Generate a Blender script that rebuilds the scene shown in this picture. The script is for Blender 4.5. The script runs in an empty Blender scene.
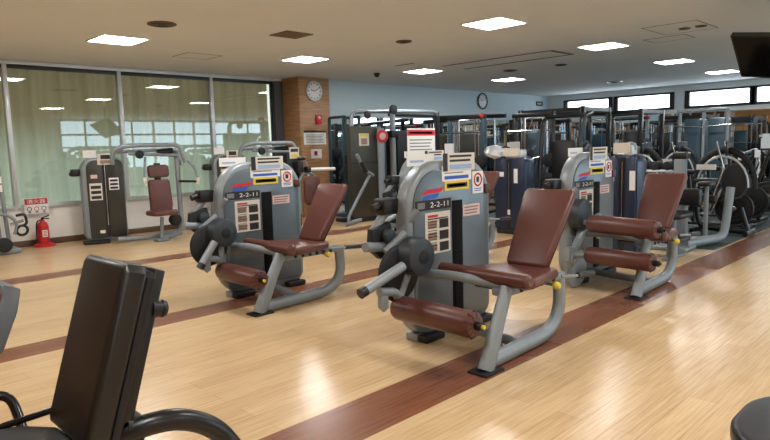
import bpy, bmesh, math, random
from mathutils import Vector, Matrix
random.seed(7)
SC = bpy.context.scene
COL = SC.collection
PI = math.pi

# ------------------------------------------------------------------ materials
def lin(c):
    c = c / 255.0
    return c / 12.92 if c <= 0.04045 else ((c + 0.055) / 1.055) ** 2.4
def rgb(t):
    return (lin(t[0]), lin(t[1]), lin(t[2]), 1.0)
MATS = {}
def mat(name, col, rough=0.5, metal=0.0, noise=0.06, scale=14.0, bump=0.0, coat=0.0, spec=0.5, emit=0.0):
    m = bpy.data.materials.new(name); m.use_nodes = True
    nt = m.node_tree; b = nt.nodes['Principled BSDF']
    tc = nt.nodes.new('ShaderNodeTexCoord'); nz = nt.nodes.new('ShaderNodeTexNoise')
    nz.inputs['Scale'].default_value = scale; nz.inputs['Detail'].default_value = 4
    nt.links.new(tc.outputs['Object'], nz.inputs['Vector'])
    mx = nt.nodes.new('ShaderNodeMix'); mx.data_type = 'RGBA'
    c = rgb(col)
    mx.inputs['A'].default_value = tuple(min(1, v * (1 - noise)) for v in c[:3]) + (1,)
    mx.inputs['B'].default_value = tuple(min(1, v * (1 + noise)) for v in c[:3]) + (1,)
    nt.links.new(nz.outputs['Fac'], mx.inputs['Factor'])
    nt.links.new(mx.outputs['Result'], b.inputs['Base Color'])
    b.inputs['Roughness'].default_value = rough; b.inputs['Metallic'].default_value = metal
    b.inputs['Specular IOR Level'].default_value = spec
    if coat: b.inputs['Coat Weight'].default_value = coat; b.inputs['Coat Roughness'].default_value = 0.15
    if bump:
        bp = nt.nodes.new('ShaderNodeBump'); bp.inputs['Strength'].default_value = bump; bp.inputs['Distance'].default_value = 0.01
        nt.links.new(nz.outputs['Fac'], bp.inputs['Height']); nt.links.new(bp.outputs['Normal'], b.inputs['Normal'])
    if emit:
        b.inputs['Emission Color'].default_value = c; b.inputs['Emission Strength'].default_value = emit
    MATS[name] = m
    return m
silver = mat('silver_paint', (138, 147, 153), .38, .15, .05, 8)
panelg = mat('panel_grey', (92, 104, 112), .3, .1, .06, 5, coat=.3)
darkpanel = mat('dark_panel', (58, 60, 56), .35, .2, .08, 6)
olive = mat('olive_panel', (66, 64, 54), .4, .2, .08, 6)
navy = mat('navy_panel', (34, 44, 68), .3, .2, .08, 6)
teal = mat('teal_paint', (62, 84, 96), .35, .3, .08, 6)
black = mat('black_plastic', (17, 18, 19), .42, 0, .15, 20)
blackpaint = mat('black_paint', (19, 21, 23), .3, .0, .1, 10)
rubber = mat('rubber', (22, 24, 27), .62, 0, .15, 30, .1)
slate = mat('slate_rubber', (46, 54, 62), .5, 0, .12, 18, .08)
leather = mat('brown_leather', (94, 55, 49), .36, 0, .12, 40, .06)
leatherd = mat('brown_leather_dark', (72, 36, 32), .42, 0, .1, 40)
vinyl = mat('black_vinyl', (26, 26, 26), .36, 0, .12, 60, .05)
vinyls = mat('black_vinyl_edge', (15, 18, 26), .34, 0, .12, 60, .05)
seatgrey = mat('shell_grey', (88, 92, 96), .45, .1, .08, 10)
chrome = mat('chrome', (205, 208, 210), .16, 1.0, .03, 5)
darkchrome = mat('dark_chrome', (60, 60, 62), .14, .9, .05, 5)
white = mat('white_paper', (232, 232, 230), .6, 0, .03, 6)
offwhite = mat('off_white', (214, 208, 196), .6, 0, .04, 6)
ink = mat('ink', (36, 36, 38), .6)
pitchm = mat('pitch_black', (7, 7, 8), .7, spec=.2)
inkg = mat('grey_ink', (120, 120, 122), .6)
red = mat('red_paint', (196, 30, 38), .35, 0, .06)
redink = mat('red_ink', (196, 44, 58), .6)
blueink = mat('blue_ink', (52, 92, 186), .6)
yellow = mat('yellow', (228, 200, 60), .5)
yellowp = mat('yellow_plastic', (224, 206, 70), .4)
pinkp = mat('pink_paper', (222, 190, 186), .6)
skin_ph = mat('photo_print', (150, 124, 108), .6)
sky_ph = mat('photo_blue', (150, 178, 214), .6)
wallw = mat('wall_cream', (242, 242, 238), .7, 0, .03, 3)
wallb = mat('wall_blue', (192, 210, 216), .7, 0, .03, 3)
wallg = mat('wall_grey', (214, 220, 220), .7, 0, .03, 3)
brownb = mat('brown_base', (96, 72, 54), .5, 0, .1, 6)
alu = mat('aluminium', (200, 206, 210), .35, .25, .04, 5)
alud = mat('dark_aluminium', (52, 54, 56), .4, .5, .06, 5)
ventm = mat('vent_brown', (104, 88, 68), .6)
linegrey = mat('joint_grey', (84, 78, 70), .7)
mat_green = mat('rubber_floor', (44, 58, 58), .5, 0, .16, 40, .08)
hatchm = mat('hatch', (222, 229, 234), .8, 0, .03, 5)
clockface = mat('clock_face', (226, 226, 222), .4)

def ceiling_mat():
    m = mat('ceiling_board', (224, 231, 236), .85, 0, .05, 1.2)
    nt = m.node_tree; b = nt.nodes['Principled BSDF']
    v = nt.nodes.new('ShaderNodeTexNoise'); v.inputs['Scale'].default_value = 45; v.inputs['Detail'].default_value = 3
    tc = nt.nodes['Texture Coordinate']; nt.links.new(tc.outputs['Object'], v.inputs['Vector'])
    bp = nt.nodes.new('ShaderNodeBump'); bp.inputs['Strength'].default_value = .25; bp.inputs['Distance'].default_value = .01
    nt.links.new(v.outputs['Fac'], bp.inputs['Height']); nt.links.new(bp.outputs['Normal'], b.inputs['Normal'])
    return m
ceilm = ceiling_mat()

def wood_floor(name, base, dark, plank=(1.8, .15), rough=.26):
    m = bpy.data.materials.new(name); m.use_nodes = True
    nt = m.node_tree; b = nt.nodes['Principled BSDF']; N = nt.nodes.new; L = nt.links.new
    tc = N('ShaderNodeTexCoord')
    br = N('ShaderNodeTexBrick')
    br.inputs['Scale'].default_value = 1.0
    br.inputs['Brick Width'].default_value = plank[0]; br.inputs['Row Height'].default_value = plank[1]
    br.inputs['Mortar Size'].default_value = .0016; br.inputs['Mortar Smooth'].default_value = .2
    br.inputs['Bias'].default_value = 0.0
    br.inputs['Color1'].default_value = (.44, .44, .44, 1); br.inputs['Color2'].default_value = (.66, .66, .66, 1)
    br.inputs['Mortar'].default_value = (.1, .1, .1, 1); br.offset = .37
    L(tc.outputs['Object'], br.inputs['Vector'])
    mp = N('ShaderNodeMapping'); mp.inputs['Scale'].default_value = (1.6, 42, 1)
    L(tc.outputs['Object'], mp.inputs['Vector'])
    g = N('ShaderNodeTexNoise'); g.inputs['Scale'].default_value = 1.6; g.inputs['Detail'].default_value = 6; g.inputs['Roughness'].default_value = .65
    L(mp.outputs['Vector'], g.inputs['Vector'])
    g2 = N('ShaderNodeTexNoise'); g2.inputs['Scale'].default_value = .5; g2.inputs['Detail'].default_value = 2
    L(tc.outputs['Object'], g2.inputs['Vector'])
    ad = N('ShaderNodeMath'); ad.operation = 'MULTIPLY_ADD'; ad.inputs[1].default_value = .42
    L(br.outputs['Color'], ad.inputs[0])
    ms = N('ShaderNodeMath'); ms.operation = 'MULTIPLY'; ms.inputs[1].default_value = .62
    L(g.outputs['Fac'], ms.inputs[0]); L(ms.outputs[0], ad.inputs[2])
    cr = N('ShaderNodeValToRGB')
    cr.color_ramp.elements[0].position = .3; cr.color_ramp.elements[0].color = rgb(dark)
    cr.color_ramp.elements[1].position = .7; cr.color_ramp.elements[1].color = rgb(base)
    L(ad.outputs[0], cr.inputs['Fac'])
    L(cr.outputs['Color'], b.inputs['Base Color'])
    rr = N('ShaderNodeMapRange'); rr.inputs['To Min'].default_value = rough - .05; rr.inputs['To Max'].default_value = rough + .12
    L(g2.outputs['Fac'], rr.inputs['Value']); L(rr.outputs['Result'], b.inputs['Roughness'])
    bp = N('ShaderNodeBump'); bp.inputs['Strength'].default_value = .12; bp.inputs['Distance'].default_value = .004
    L(g.outputs['Fac'], bp.inputs['Height']); L(bp.outputs['Normal'], b.inputs['Normal'])
    b.inputs['Specular IOR Level'].default_value = .5
    return m
floor_blonde = wood_floor('blonde_wood', (228, 198, 154), (178, 142, 100), rough=.21)
floor_brown = wood_floor('brown_wood', (150, 96, 68), (84, 50, 37), rough=.24)
def wood_wall(name, base, dark, ax=2):
    m = mat(name, base, .45)
    nt = m.node_tree; b = nt.nodes['Principled BSDF']; N = nt.nodes.new; L = nt.links.new
    tc = N('ShaderNodeTexCoord'); mp = N('ShaderNodeMapping')
    mp.inputs['Scale'].default_value = (1.5, 1.5, 22)
    L(tc.outputs['Object'], mp.inputs['Vector'])
    g = N('ShaderNodeTexNoise'); g.inputs['Scale'].default_value = 2; g.inputs['Detail'].default_value = 5
    L(mp.outputs['Vector'], g.inputs['Vector'])
    cr = N('ShaderNodeValToRGB'); cr.color_ramp.elements[0].position = .3; cr.color_ramp.elements[0].color = rgb(dark)
    cr.color_ramp.elements[1].position = .7; cr.color_ramp.elements[1].color = rgb(base)
    L(g.outputs['Fac'], cr.inputs['Fac']); L(cr.outputs['Color'], b.inputs['Base Color'])
    return m
woodw = wood_wall('wood_pillar', (186, 144, 102), (146, 106, 70))
woodo = wood_wall('wood_orange', (200, 158, 112), (166, 124, 84))

def emission(name, col, strength):
    m = bpy.data.materials.new(name); m.use_nodes = True
    nt = m.node_tree; nt.nodes.clear()
    o = nt.nodes.new('ShaderNodeOutputMaterial'); e = nt.nodes.new('ShaderNodeEmission')
    e.inputs['Color'].default_value = (*col, 1); e.inputs['Strength'].default_value = strength
    nt.links.new(e.outputs[0], o.inputs['Surface'])
    return m
LAMP = 15.0
lampm = emission('lamp_diffuser', (1, .985, .96), LAMP)
daym = emission('daylight_pane', (.84, .93, 1), 2.6)
dayrear = emission('daylight_rear', (.66, .85, 1), 2.0)
def glass_mat():
    m = bpy.data.materials.new('window_glass'); m.use_nodes = True
    nt = m.node_tree; nt.nodes.clear(); N = nt.nodes.new; L = nt.links.new
    o = N('ShaderNodeOutputMaterial'); mx = N('ShaderNodeMixShader'); t = N('ShaderNodeBsdfTransparent'); g = N('ShaderNodeBsdfGlossy')
    f = N('ShaderNodeFresnel'); f.inputs['IOR'].default_value = 1.55
    t.inputs['Color'].default_value = (.86, .9, .87, 1); g.inputs['Roughness'].default_value = .0
    mu = N('ShaderNodeMath'); mu.operation = 'MULTIPLY'; mu.inputs[1].default_value = 1.5; mu.use_clamp = True
    L(f.outputs[0], mu.inputs[0]); L(mu.outputs[0], mx.inputs[0]); L(t.outputs[0], mx.inputs[1]); L(g.outputs[0], mx.inputs[2]); L(mx.outputs[0], o.inputs['Surface'])
    return m
glassm = glass_mat()
def mirror_mat():
    m = bpy.data.materials.new('mirror'); m.use_nodes = True
    b = m.node_tree.nodes['Principled BSDF']
    b.inputs['Base Color'].default_value = (.74, .8, .82, 1); b.inputs['Metallic'].default_value = 1; b.inputs['Roughness'].default_value = .015
    return m
mirrorm = mirror_mat()
def curtain_mat():
    m = mat('curtain_cloth', (140, 126, 98), .8)
    nt = m.node_tree; b = nt.nodes['Principled BSDF']; N = nt.nodes.new; L = nt.links.new
    tc = N('ShaderNodeTexCoord'); sx = N('ShaderNodeSeparateXYZ'); L(tc.outputs['Object'], sx.inputs[0])
    nz = N('ShaderNodeTexNoise'); nz.inputs['Scale'].default_value = .8; L(tc.outputs['Object'], nz.inputs['Vector'])
    ad = N('ShaderNodeMath'); ad.operation = 'MULTIPLY_ADD'; ad.inputs[1].default_value = .5
    L(nz.outputs['Fac'], ad.inputs[0]); L(sx.outputs['Z'], ad.inputs[2])
    mr = N('ShaderNodeMapRange'); mr.inputs['From Min'].default_value = 1.6; mr.inputs['From Max'].default_value = 2.45
    L(ad.outputs[0], mr.inputs['Value'])
    cr = N('ShaderNodeValToRGB'); cr.color_ramp.elements[0].color = rgb((194, 200, 188)); cr.color_ramp.elements[1].color = rgb((150, 136, 108))  # glow of greenery outside is painted into the lower cloth colour
    L(mr.outputs['Result'], cr.inputs['Fac']); L(cr.outputs['Color'], b.inputs['Base Color'])
    tr = N('ShaderNodeBsdfTranslucent'); L(cr.outputs['Color'], tr.inputs['Color']); ms = N('ShaderNodeMixShader'); ms.inputs[0].default_value = .5
    L(b.outputs[0], ms.inputs[1]); L(tr.outputs[0], ms.inputs[2]); L(ms.outputs[0], nt.nodes['Material Output'].inputs['Surface'])
    return m
curtainm = curtain_mat()

# ------------------------------------------------------------------ mesh builder
def rrect(x0, x1, z0, z1, r=0.05, n=6):
    if not isinstance(r, (list, tuple)): r = (r,) * 4           # bl, br, tr, tl
    cs = [(x0 + r[0], z0 + r[0], r[0], PI), (x1 - r[1], z0 + r[1], r[1], 1.5 * PI), (x1 - r[2], z1 - r[2], r[2], 0), (x0 + r[3], z1 - r[3], r[3], .5 * PI)]
    out = []
    for cx, cz, rr, a0 in cs:
        if rr <= 1e-6: out.append((cx, cz)); continue
        for i in range(n + 1):
            a = a0 + .5 * PI * i / n
            out.append((cx + rr * math.cos(a), cz + rr * math.sin(a)))
    return out
def fillet(pts, rad, n=6):
    pts = [Vector(p) for p in pts]; out = [pts[0]]
    for i in range(1, len(pts) - 1):
        a, b, c = pts[i - 1], pts[i], pts[i + 1]
        r = rad[i - 1] if isinstance(rad, (list, tuple)) else rad
        r1 = min(r, (a - b).length * .49); r2 = min(r, (c - b).length * .49)
        p, q = b + (a - b).normalized() * r1, b + (c - b).normalized() * r2
        for k in range(n + 1):
            t = k / n
            out.append(p * (1 - t) ** 2 + b * 2 * t * (1 - t) + q * t * t)
    out.append(pts[-1]); return out
class MB:
    def __init__(s): s.v = []; s.f = []; s.mi = []; s.ms = []; s.M = None
    def _m(s, m):
        if m not in s.ms: s.ms.append(m)
        return s.ms.index(m)
    def add(s, vs, fs, m=None):
        k = s._m(m); b = len(s.v)
        for p in vs:
            p = Vector(p); s.v.append(s.M @ p if s.M else p)
        for f in fs: s.f.append([b + i for i in f]); s.mi.append(k)
        return s
    def bm(s, bm, m=None):
        bmesh.ops.recalc_face_normals(bm, faces=bm.faces)
        bm.verts.index_update()
        s.add([v.co.copy() for v in bm.verts], [[v.index for v in f.verts] for f in bm.faces], m); bm.free(); return s
    def prism(s, outline, axis, d0, d1, bevel=0, seg=2, m=None):
        bm = bmesh.new()
        def P(a, b, d): return {'y': (a, d, b), 'x': (d, a, b), 'z': (a, b, d)}[axis]
        lo = [bm.verts.new(P(a, b, d0)) for a, b in outline]; hi = [bm.verts.new(P(a, b, d1)) for a, b in outline]
        n = len(outline); f0 = bm.faces.new(lo); f1 = bm.faces.new(hi)
        for i in range(n): bm.faces.new((lo[i], lo[(i + 1) % n], hi[(i + 1) % n], hi[i]))
        bmesh.ops.recalc_face_normals(bm, faces=bm.faces)
        if bevel:
            es = set(f0.edges) | set(f1.edges)
            bmesh.ops.bevel(bm, geom=list(es), offset=bevel, segments=seg, profile=.5, affect='EDGES', clamp_overlap=True)
        return s.bm(bm, m)
    def box(s, x0, x1, y0, y1, z0, z1, bevel=0, m=None, seg=2):
        bm = bmesh.new(); r = bmesh.ops.create_cube(bm, size=1)
        for v in r['verts']: v.co = Vector(((x0 + x1) / 2 + v.co.x * (x1 - x0), (y0 + y1) / 2 + v.co.y * (y1 - y0), (z0 + z1) / 2 + v.co.z * (z1 - z0)))
        if bevel: bmesh.ops.bevel(bm, geom=list(bm.edges), offset=bevel, segments=seg, profile=.5, affect='EDGES', clamp_overlap=True)
        return s.bm(bm, m)
    def tube(s, pts, r, seg=12, m=None, flat=1.0, up=(0, 0, 1)):
        pts = [Vector(p) for p in pts]; n = len(pts); rs = r if isinstance(r, (list, tuple)) else [r] * n
        vs = []; fs = []; up = Vector(up); u = None
        for i, p in enumerate(pts):
            t = (pts[min(i + 1, n - 1)] - pts[max(i - 1, 0)]).normalized()
            if u is None:
                u = up - t * up.dot(t)
                if u.length < .05: u = Vector((1, 0, 0)) - t * t.x
            u = (u - t * u.dot(t)).normalized(); w = t.cross(u)
            for k in range(seg):
                a = 2 * PI * k / seg
                vs.append(p + u * (math.cos(a) * rs[i]) + w * (math.sin(a) * rs[i] * flat))
        for i in range(n - 1):
            for k in range(seg):
                a, b = i * seg + k, i * seg + (k + 1) % seg
                fs.append((a, b, b + seg, a + seg))
        fs.append(list(range(seg))[::-1]); fs.append([(n - 1) * seg + k for k in range(seg)])
        return s.add(vs, fs, m)
    def lathe(s, c, axis, prof, seg=28, m=None):
        c = Vector(c); t = Vector(axis).normalized(); u = t.orthogonal().normalized(); w = t.cross(u); vs = []; fs = []
        n = len(prof)
        for r, h in prof:
            r = max(r, 1e-4)
            for k in range(seg):
                a = 2 * PI * k / seg; vs.append(c + t * h + (u * math.cos(a) + w * math.sin(a)) * r)
        for i in range(n - 1):
            for k in range(seg):
                a, b = i * seg + k, i * seg + (k + 1) % seg; fs.append((a, b, b + seg, a + seg))
        fs.append(list(range(seg))[::-1]); fs.append([(n - 1) * seg + k for k in range(seg)])
        return s.add(vs, fs, m)
    def disc(s, c, axis, r, t, bev=.01, seg=28, m=None):
        b = min(bev, t * .45, r * .45)
        return s.lathe(c, axis, [(r - b, -t / 2), (r - b * .3, -t / 2 + b * .3), (r, -t / 2 + b), (r, t / 2 - b), (r - b * .3, t / 2 - b * .3), (r - b, t / 2)], seg, m)
    def torus(s, c, axis, R, r, seg=32, ts=8, m=None, a0=0, a1=2 * PI):
        c = Vector(c); t = Vector(axis).normalized(); u = t.orthogonal().normalized(); w = t.cross(u); vs = []; fs = []
        for i in range(seg):
            a = 2 * PI * i / seg; d = u * math.cos(a) + w * math.sin(a)
            for k in range(ts):
                b = 2 * PI * k / ts; vs.append(c + d * (R + r * math.cos(b)) + t * (r * math.sin(b)))
        for i in range(seg):
            for k in range(ts):
                i2, k2 = (i + 1) % seg, (k + 1) % ts; fs.append((i * ts + k, i2 * ts + k, i2 * ts + k2, i * ts + k2))
        return s.add(vs, fs, m)
    def text(s, string, x0, x1, z0, z1, y, m=None, fit=True, depth=.0008):
        cu = bpy.data.curves.new('t', 'FONT'); cu.body = string; cu.extrude = 0
        o = bpy.data.objects.new('t', cu); COL.objects.link(o)
        dg = bpy.context.evaluated_depsgraph_get(); me = bpy.data.meshes.new_from_object(o.evaluated_get(dg))
        if len(me.vertices):
            xs = [v.co.x for v in me.vertices]; ys = [v.co.y for v in me.vertices]
            w, h = max(xs) - min(xs), max(ys) - min(ys); sx, sy = (x1 - x0) / w, (z1 - z0) / h
            if not fit: sx = sy = min(sx, sy)
            s.add([(x0 + (v.co.x - min(xs)) * sx, y, z0 + (v.co.y - min(ys)) * sy) for v in me.vertices], [list(p.vertices) for p in me.polygons], m)
        bpy.data.objects.remove(o); bpy.data.curves.remove(cu); bpy.data.meshes.remove(me)
        return s
    def build(s, name, material=None, parent=None, angle=38):
        org = Vector((0, 0, 0)); q = parent
        if q is not None:
            while q.parent: q = q.parent
            org = Vector(q['o']) if 'o' in q else Vector((0, 0, 0))
        me = bpy.data.meshes.new(name)
        me.from_pydata([v - org for v in s.v], [], s.f)
        for m in s.ms: me.materials.append(m or material)
        for p, k in zip(me.polygons, s.mi): p.material_index = k; p.use_smooth = True
        me.update(); me.set_sharp_from_angle(angle=math.radians(angle))
        o = bpy.data.objects.new(name, me); COL.objects.link(o)
        if parent is not None: o.parent = parent
        return o
def tag(o, label, cat, group=None):
    o['label'] = label; o['category'] = cat
    if group: o['group'] = group
    return o
def thing(name, label, cat, loc, group=None):
    o = bpy.data.objects.new(name, None); COL.objects.link(o); o.empty_display_size = .1
    o.location = loc; o['o'] = list(loc)
    return tag(o, label, cat, group)
def solo(name, mb, m, label, cat, group=None):
    return tag(mb.build(name, m), label, cat, group)
def struct(name, mb, m, parent=None):
    o = mb.build(name, m, parent)
    if parent is None: o['kind'] = 'structure'
    return o
def children(o): return [c for c in bpy.data.objects if c.parent == o]
def copy_tree(o, label=None, parent=None):
    c = o.copy(); COL.objects.link(c)
    if parent: c.parent = parent
    if label: c['label'] = label
    for ch in children(o): copy_tree(ch, None, c)
    return c

# ------------------------------------------------------------------ camera
F = 622.958
R_ = Vector((0, 0, 0)); 
yaw, pitch, roll = math.radians(44.96856582), math.radians(6.6177208), math.radians(-1.59238947)
Fw = Vector((math.cos(yaw) * math.cos(pitch), math.sin(yaw) * math.cos(pitch), -math.sin(pitch)))
Rt = Vector((math.sin(yaw), -math.cos(yaw), 0)); Up = Rt.cross(Fw)
R2 = Rt * math.cos(roll) + Up * math.sin(roll); U2 = -Rt * math.sin(roll) + Up * math.cos(roll)
cam = bpy.data.cameras.new('camera'); co = bpy.data.objects.new('camera', cam); COL.objects.link(co)
M = Matrix((R2, U2, -Fw)).transposed().to_4x4(); M.translation = (0, 0, 1.45); co.matrix_world = M
cam.sensor_fit = 'HORIZONTAL'; cam.sensor_width = 36; cam.lens = F * 36 / 770; cam.clip_start = .02; cam.clip_end = 200
SC.camera = co

# ------------------------------------------------------------------ room shell
XL, XR, YF, YB, CZ = -2.5, 18.9, 11.33, -5.0, 3.0
YBLUE = 11.05
b = MB()
ys = [YB, 2.2, 2.6, 5.0, 5.35, 8.04, 8.46, YF]
for i in range(len(ys) - 1):
    m = floor_brown if i % 2 == 1 else floor_blonde
    b.add([(XL, ys[i], 0), (XR, ys[i], 0), (XR, ys[i + 1], 0), (XL, ys[i + 1], 0)], [(0, 1, 2, 3)], m)
struct('floor', b, floor_blonde)
b = MB().box(8.72, XR - .03, 2.64, 8.02, 0, .006)
o = struct('floor_mat', b, mat_green)
struct('ceiling', MB().box(XL - .2, XR + .2, YB - .2, YF + 1.0, CZ, CZ + .1), ceilm)
# window wall on the left of the photograph (pane line y = YF)
b = MB(); b.box(XL, 8.28, YF, YF + .12, 0, .62); b.box(XL, -.6, YF, YF + .12, .62, 2.93); b.box(XL, 8.28, YF, YF + .12, 2.95, 3.0)
struct('wall_front', b, wallw)
struct('baseboard_front', MB().box(XL, 8.28, YF - .015, YF, 0, .1, .004), brownb)
b = MB(); b.box(8.02, 8.28, YF, YF + .12, .62, 2.95); struct('wall_window_side', b, seatgrey)
# window frames, panes and curtain behind
mull = [-.72, 1.09, 2.91, 4.71, 6.53, 8.0]
for i in range(len(mull) - 1):
    x0, x1 = mull[i], mull[i + 1]
    wr = bpy.data.objects.new('window_%d' % (i + 1), None); COL.objects.link(wr); wr['kind'] = 'structure'
    b = MB(); b.box(x0 - .035, x0 + .035, YF - .05, YF + .06, .64, 2.93, .006)
    if i == len(mull) - 2: b.box(x1 - .03, x1 + .03, YF - .05, YF + .06, .64, 2.93, .006, m=alud)
    b.box(x0 + .035, x1 - .035, YF - .03, YF + .05, 2.87, 2.93, .004, m=alud); b.box(x0 + .035, x1 - .035, YF - .04, YF + .06, .62, .69, .006)
    b.build('window_frame', alu, wr)
    MB().box(x0 + .03, x1 - .03, YF + .0, YF + .008, .68, 2.88).build('window_pane', glassm, wr)
struct('trim_1', MB().box(XL, 8.05, YF - .06, YF - .001, 2.93, 2.998, .006), alu)
def curtain(x0, x1, y, name, label):
    vs = []; fs = []; n = int((x1 - x0) * 36); zs = [.55, 1.1, 1.7, 2.3, 2.94]
    for i in range(n + 1):
        x = x0 + (x1 - x0) * i / n
        w = .055 * math.sin(x * 13) + .022 * math.sin(x * 41 + 1.3) + .018 * math.sin(x * 7.3)
        for z in zs: vs.append((x + .015 * math.sin(z * 3 + x * 5), y + w * (.75 + .08 * z), z))
    k = len(zs)
    for i in range(n):
        for j in range(k - 1): fs.append((i * k + j, (i + 1) * k + j, (i + 1) * k + j + 1, i * k + j + 1))
    return solo(name, MB().add(vs, fs), curtainm, label, 'curtain')
curtain(-.85, 3.1, YF + .3, 'curtain', 'brown to sage curtain behind the leftmost window pane, above the extinguisher')
curtain(3.1, 6.65, YF + .3, 'curtain', 'brown to sage curtain behind the window pane by the chest press')
curtain(6.65, 8.2, YF + .5, 'curtain', 'gathered brown curtain behind the narrow pane next to the wood pillar')
MB().tube([(-.85, YF + .3, 2.95), (8.05, YF + .3, 2.95)], .018).build('curtain_track', alu)['kind'] = 'structure'
# pillar
b = MB().box(8.28, 9.12, 10.75, YF + .12, 0, CZ, .004); struct('pillar', b, woodw)
# blue wall with mirror
b = MB(); b.box(9.12, XR, YBLUE, YBLUE + .12, 2.2, CZ); b.box(9.12, XR, YBLUE + .02, YBLUE + .12, 0, 2.2); struct('wall_blue', b, wallb)
b = MB(); n = 6
for i in range(n):
    x0 = 9.16 + (XR - .04 - 9.16) * i / n; x1 = 9.16 + (XR - .04 - 9.16) * (i + 1) / n
    b.box(x0 + .004, x1 - .004, YBLUE + .004, YBLUE + .015, .12, 2.18)
tag(b.build('wall_mirror', mirrorm), 'long mirror on the wall under the blue band with the small clock', 'mirror')
# right wall with clerestory windows and mirror
wins = [(8.9, 10.3), (7.05, 8.6), (4.98, 6.5), (3.25, 4.8), (1.3, 2.9)]
b = MB(); b.box(XR, XR + .15, YB, YF, 0, 2.36); b.box(XR, XR + .15, YB, YF, 2.8, CZ)
pier = [YB] + [v for w in sorted(wins) for v in w] + [YF]
for i in range(0, len(pier), 2): b.box(XR, XR + .15, pier[i], pier[i + 1], 2.36, 2.8)
struct('wall_right', b, wallg)
for i, (y0, y1) in enumerate(wins):
    wr = bpy.data.objects.new('window_%d' % (i + 6), None); COL.objects.link(wr); wr['kind'] = 'structure'
    b = MB(); t = .13
    b.box(XR - .03, XR + .1, y0 - t, y0, 2.36, 2.8); b.box(XR - .03, XR + .1, y1, y1 + t, 2.36, 2.8)
    b.box(XR - .03, XR + .1, y0 - t, y1 + t, 2.32, 2.39); b.box(XR - .03, XR + .1, y0 - t, y1 + t, 2.765, 2.82)
    b.build('window_frame', alud, wr)
    MB().box(XR + .05, XR + .06, y0, y1, 2.38, 2.78).build('window_pane', daym, wr)
b = MB(); n = 8
for i in range(n):
    y0 = -3.5 + (10.9 + 3.5) * i / n; y1 = -3.5 + (10.9 + 3.5) * (i + 1) / n
    b.box(XR - .016, XR - .003, y0 + .004, y1 - .004, .12, 2.2)
tag(b.build('wall_mirror', mirrorm), 'long mirror under the strip of high bright windows', 'mirror')
# left end wall (seen in the mirror) and rear wall with daylight windows (seen in the glass)
struct('wall_left', MB().box(XL - .15, XL, YB, YF, 0, CZ), woodo)
b = MB()
for y in (-3.2, .6, 4.4, 8.2): b.box(XL, XL + .35, y - .35, y + .35, 0, CZ)
struct('trim_2', b, woodw)
rw = [(9.0 + i * 2.0, 10.9 + i * 2.0) for i in range(5)]
b = MB(); b.box(XL, 9.0, YB - .15, YB, 0, CZ); b.box(9.0, XR, YB - .15, YB, 0, .9); b.box(9.0, XR, YB - .15, YB, 2.9, CZ)
for x0, x1 in rw: b.box(x1, min(x1 + .1, XR), YB - .15, YB, .9, 2.9)
struct('wall_rear', b, wallw)
for i, (x0, x1) in enumerate(rw):
    wr = bpy.data.objects.new('window_%d' % (i + 11), None); COL.objects.link(wr); wr['kind'] = 'structure'
    b = MB(); b.box(x0, x1, YB - .06, YB + .02, 2.3, 2.38); b.box(x0, x1, YB - .06, YB + .02, 1.78, 1.84); b.box((x0 + x1) / 2 - .03, (x0 + x1) / 2 + .03, YB - .06, YB + .02, .9, 2.9)
    b.build('window_frame', alud, wr)
    MB().box(x0, x1, YB - .1, YB - .09, .9, 2.9).build('window_pane', dayrear, wr)

# ------------------------------------------------------------------ ceiling fittings
def ceiling_light(x, y, label):
    t = thing('ceiling_light', label, 'light', (x, y, CZ), 'square ceiling lights')
    b = MB(); s = .31
    b.box(x - s, x + s, y - s, y - s + .02, CZ - .014, CZ + .004); b.box(x - s, x + s, y + s - .02, y + s, CZ - .014, CZ + .004)
    b.box(x - s, x - s + .02, y - s + .02, y + s - .02, CZ - .014, CZ + .004); b.box(x + s - .02, x + s, y - s + .02, y + s - .02, CZ - .014, CZ + .004)
    b.build('light_frame', white, t)
    MB().box(x - s + .02, x + s - .02, y - s + .02, y + s - .02, CZ - .008, CZ + .002).build('diffuser', lampm, t)
LG = [(3.62, 8.62, 'square ceiling light nearest the leftmost window'), (6.84, 8.66, 'square ceiling light in front of the wood pillar'),
      (9.9, 8.66, 'square ceiling light right of the dome camera, in front of the blue wall'), (12.96, 8.63, 'small looking square ceiling light near the blue wall clock'),
      (6.86, 4.78, 'largest looking square ceiling light at the top centre'), (9.94, 4.78, 'square ceiling light at the end of the long slot diffuser'),
      (13.1, 4.82, 'square ceiling light behind the outlined ceiling hatch'), (16.16, 4.85, 'square ceiling light left of the hanging television, farthest of its row')]
for a in LG: ceiling_light(*a)
def area(x, y):
    l = bpy.data.lights.new('ceiling_lamp', 'AREA'); l.shape = 'SQUARE'; l.size = .58; l.color = (1, .985, .96); l.energy = LAMP * PI * .58 ** 2
    o = bpy.data.objects.new('ceiling_lamp', l); o.location = (x, y, CZ - .02); COL.objects.link(o)
for x in (.55, 3.65, 6.85): area(x, .95)
for x in (.55, 3.65): area(x, -2.9)
for x, y in ((.55, 4.8), (3.65, 4.8), (.55, 8.65)): area(x, y)

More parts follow.
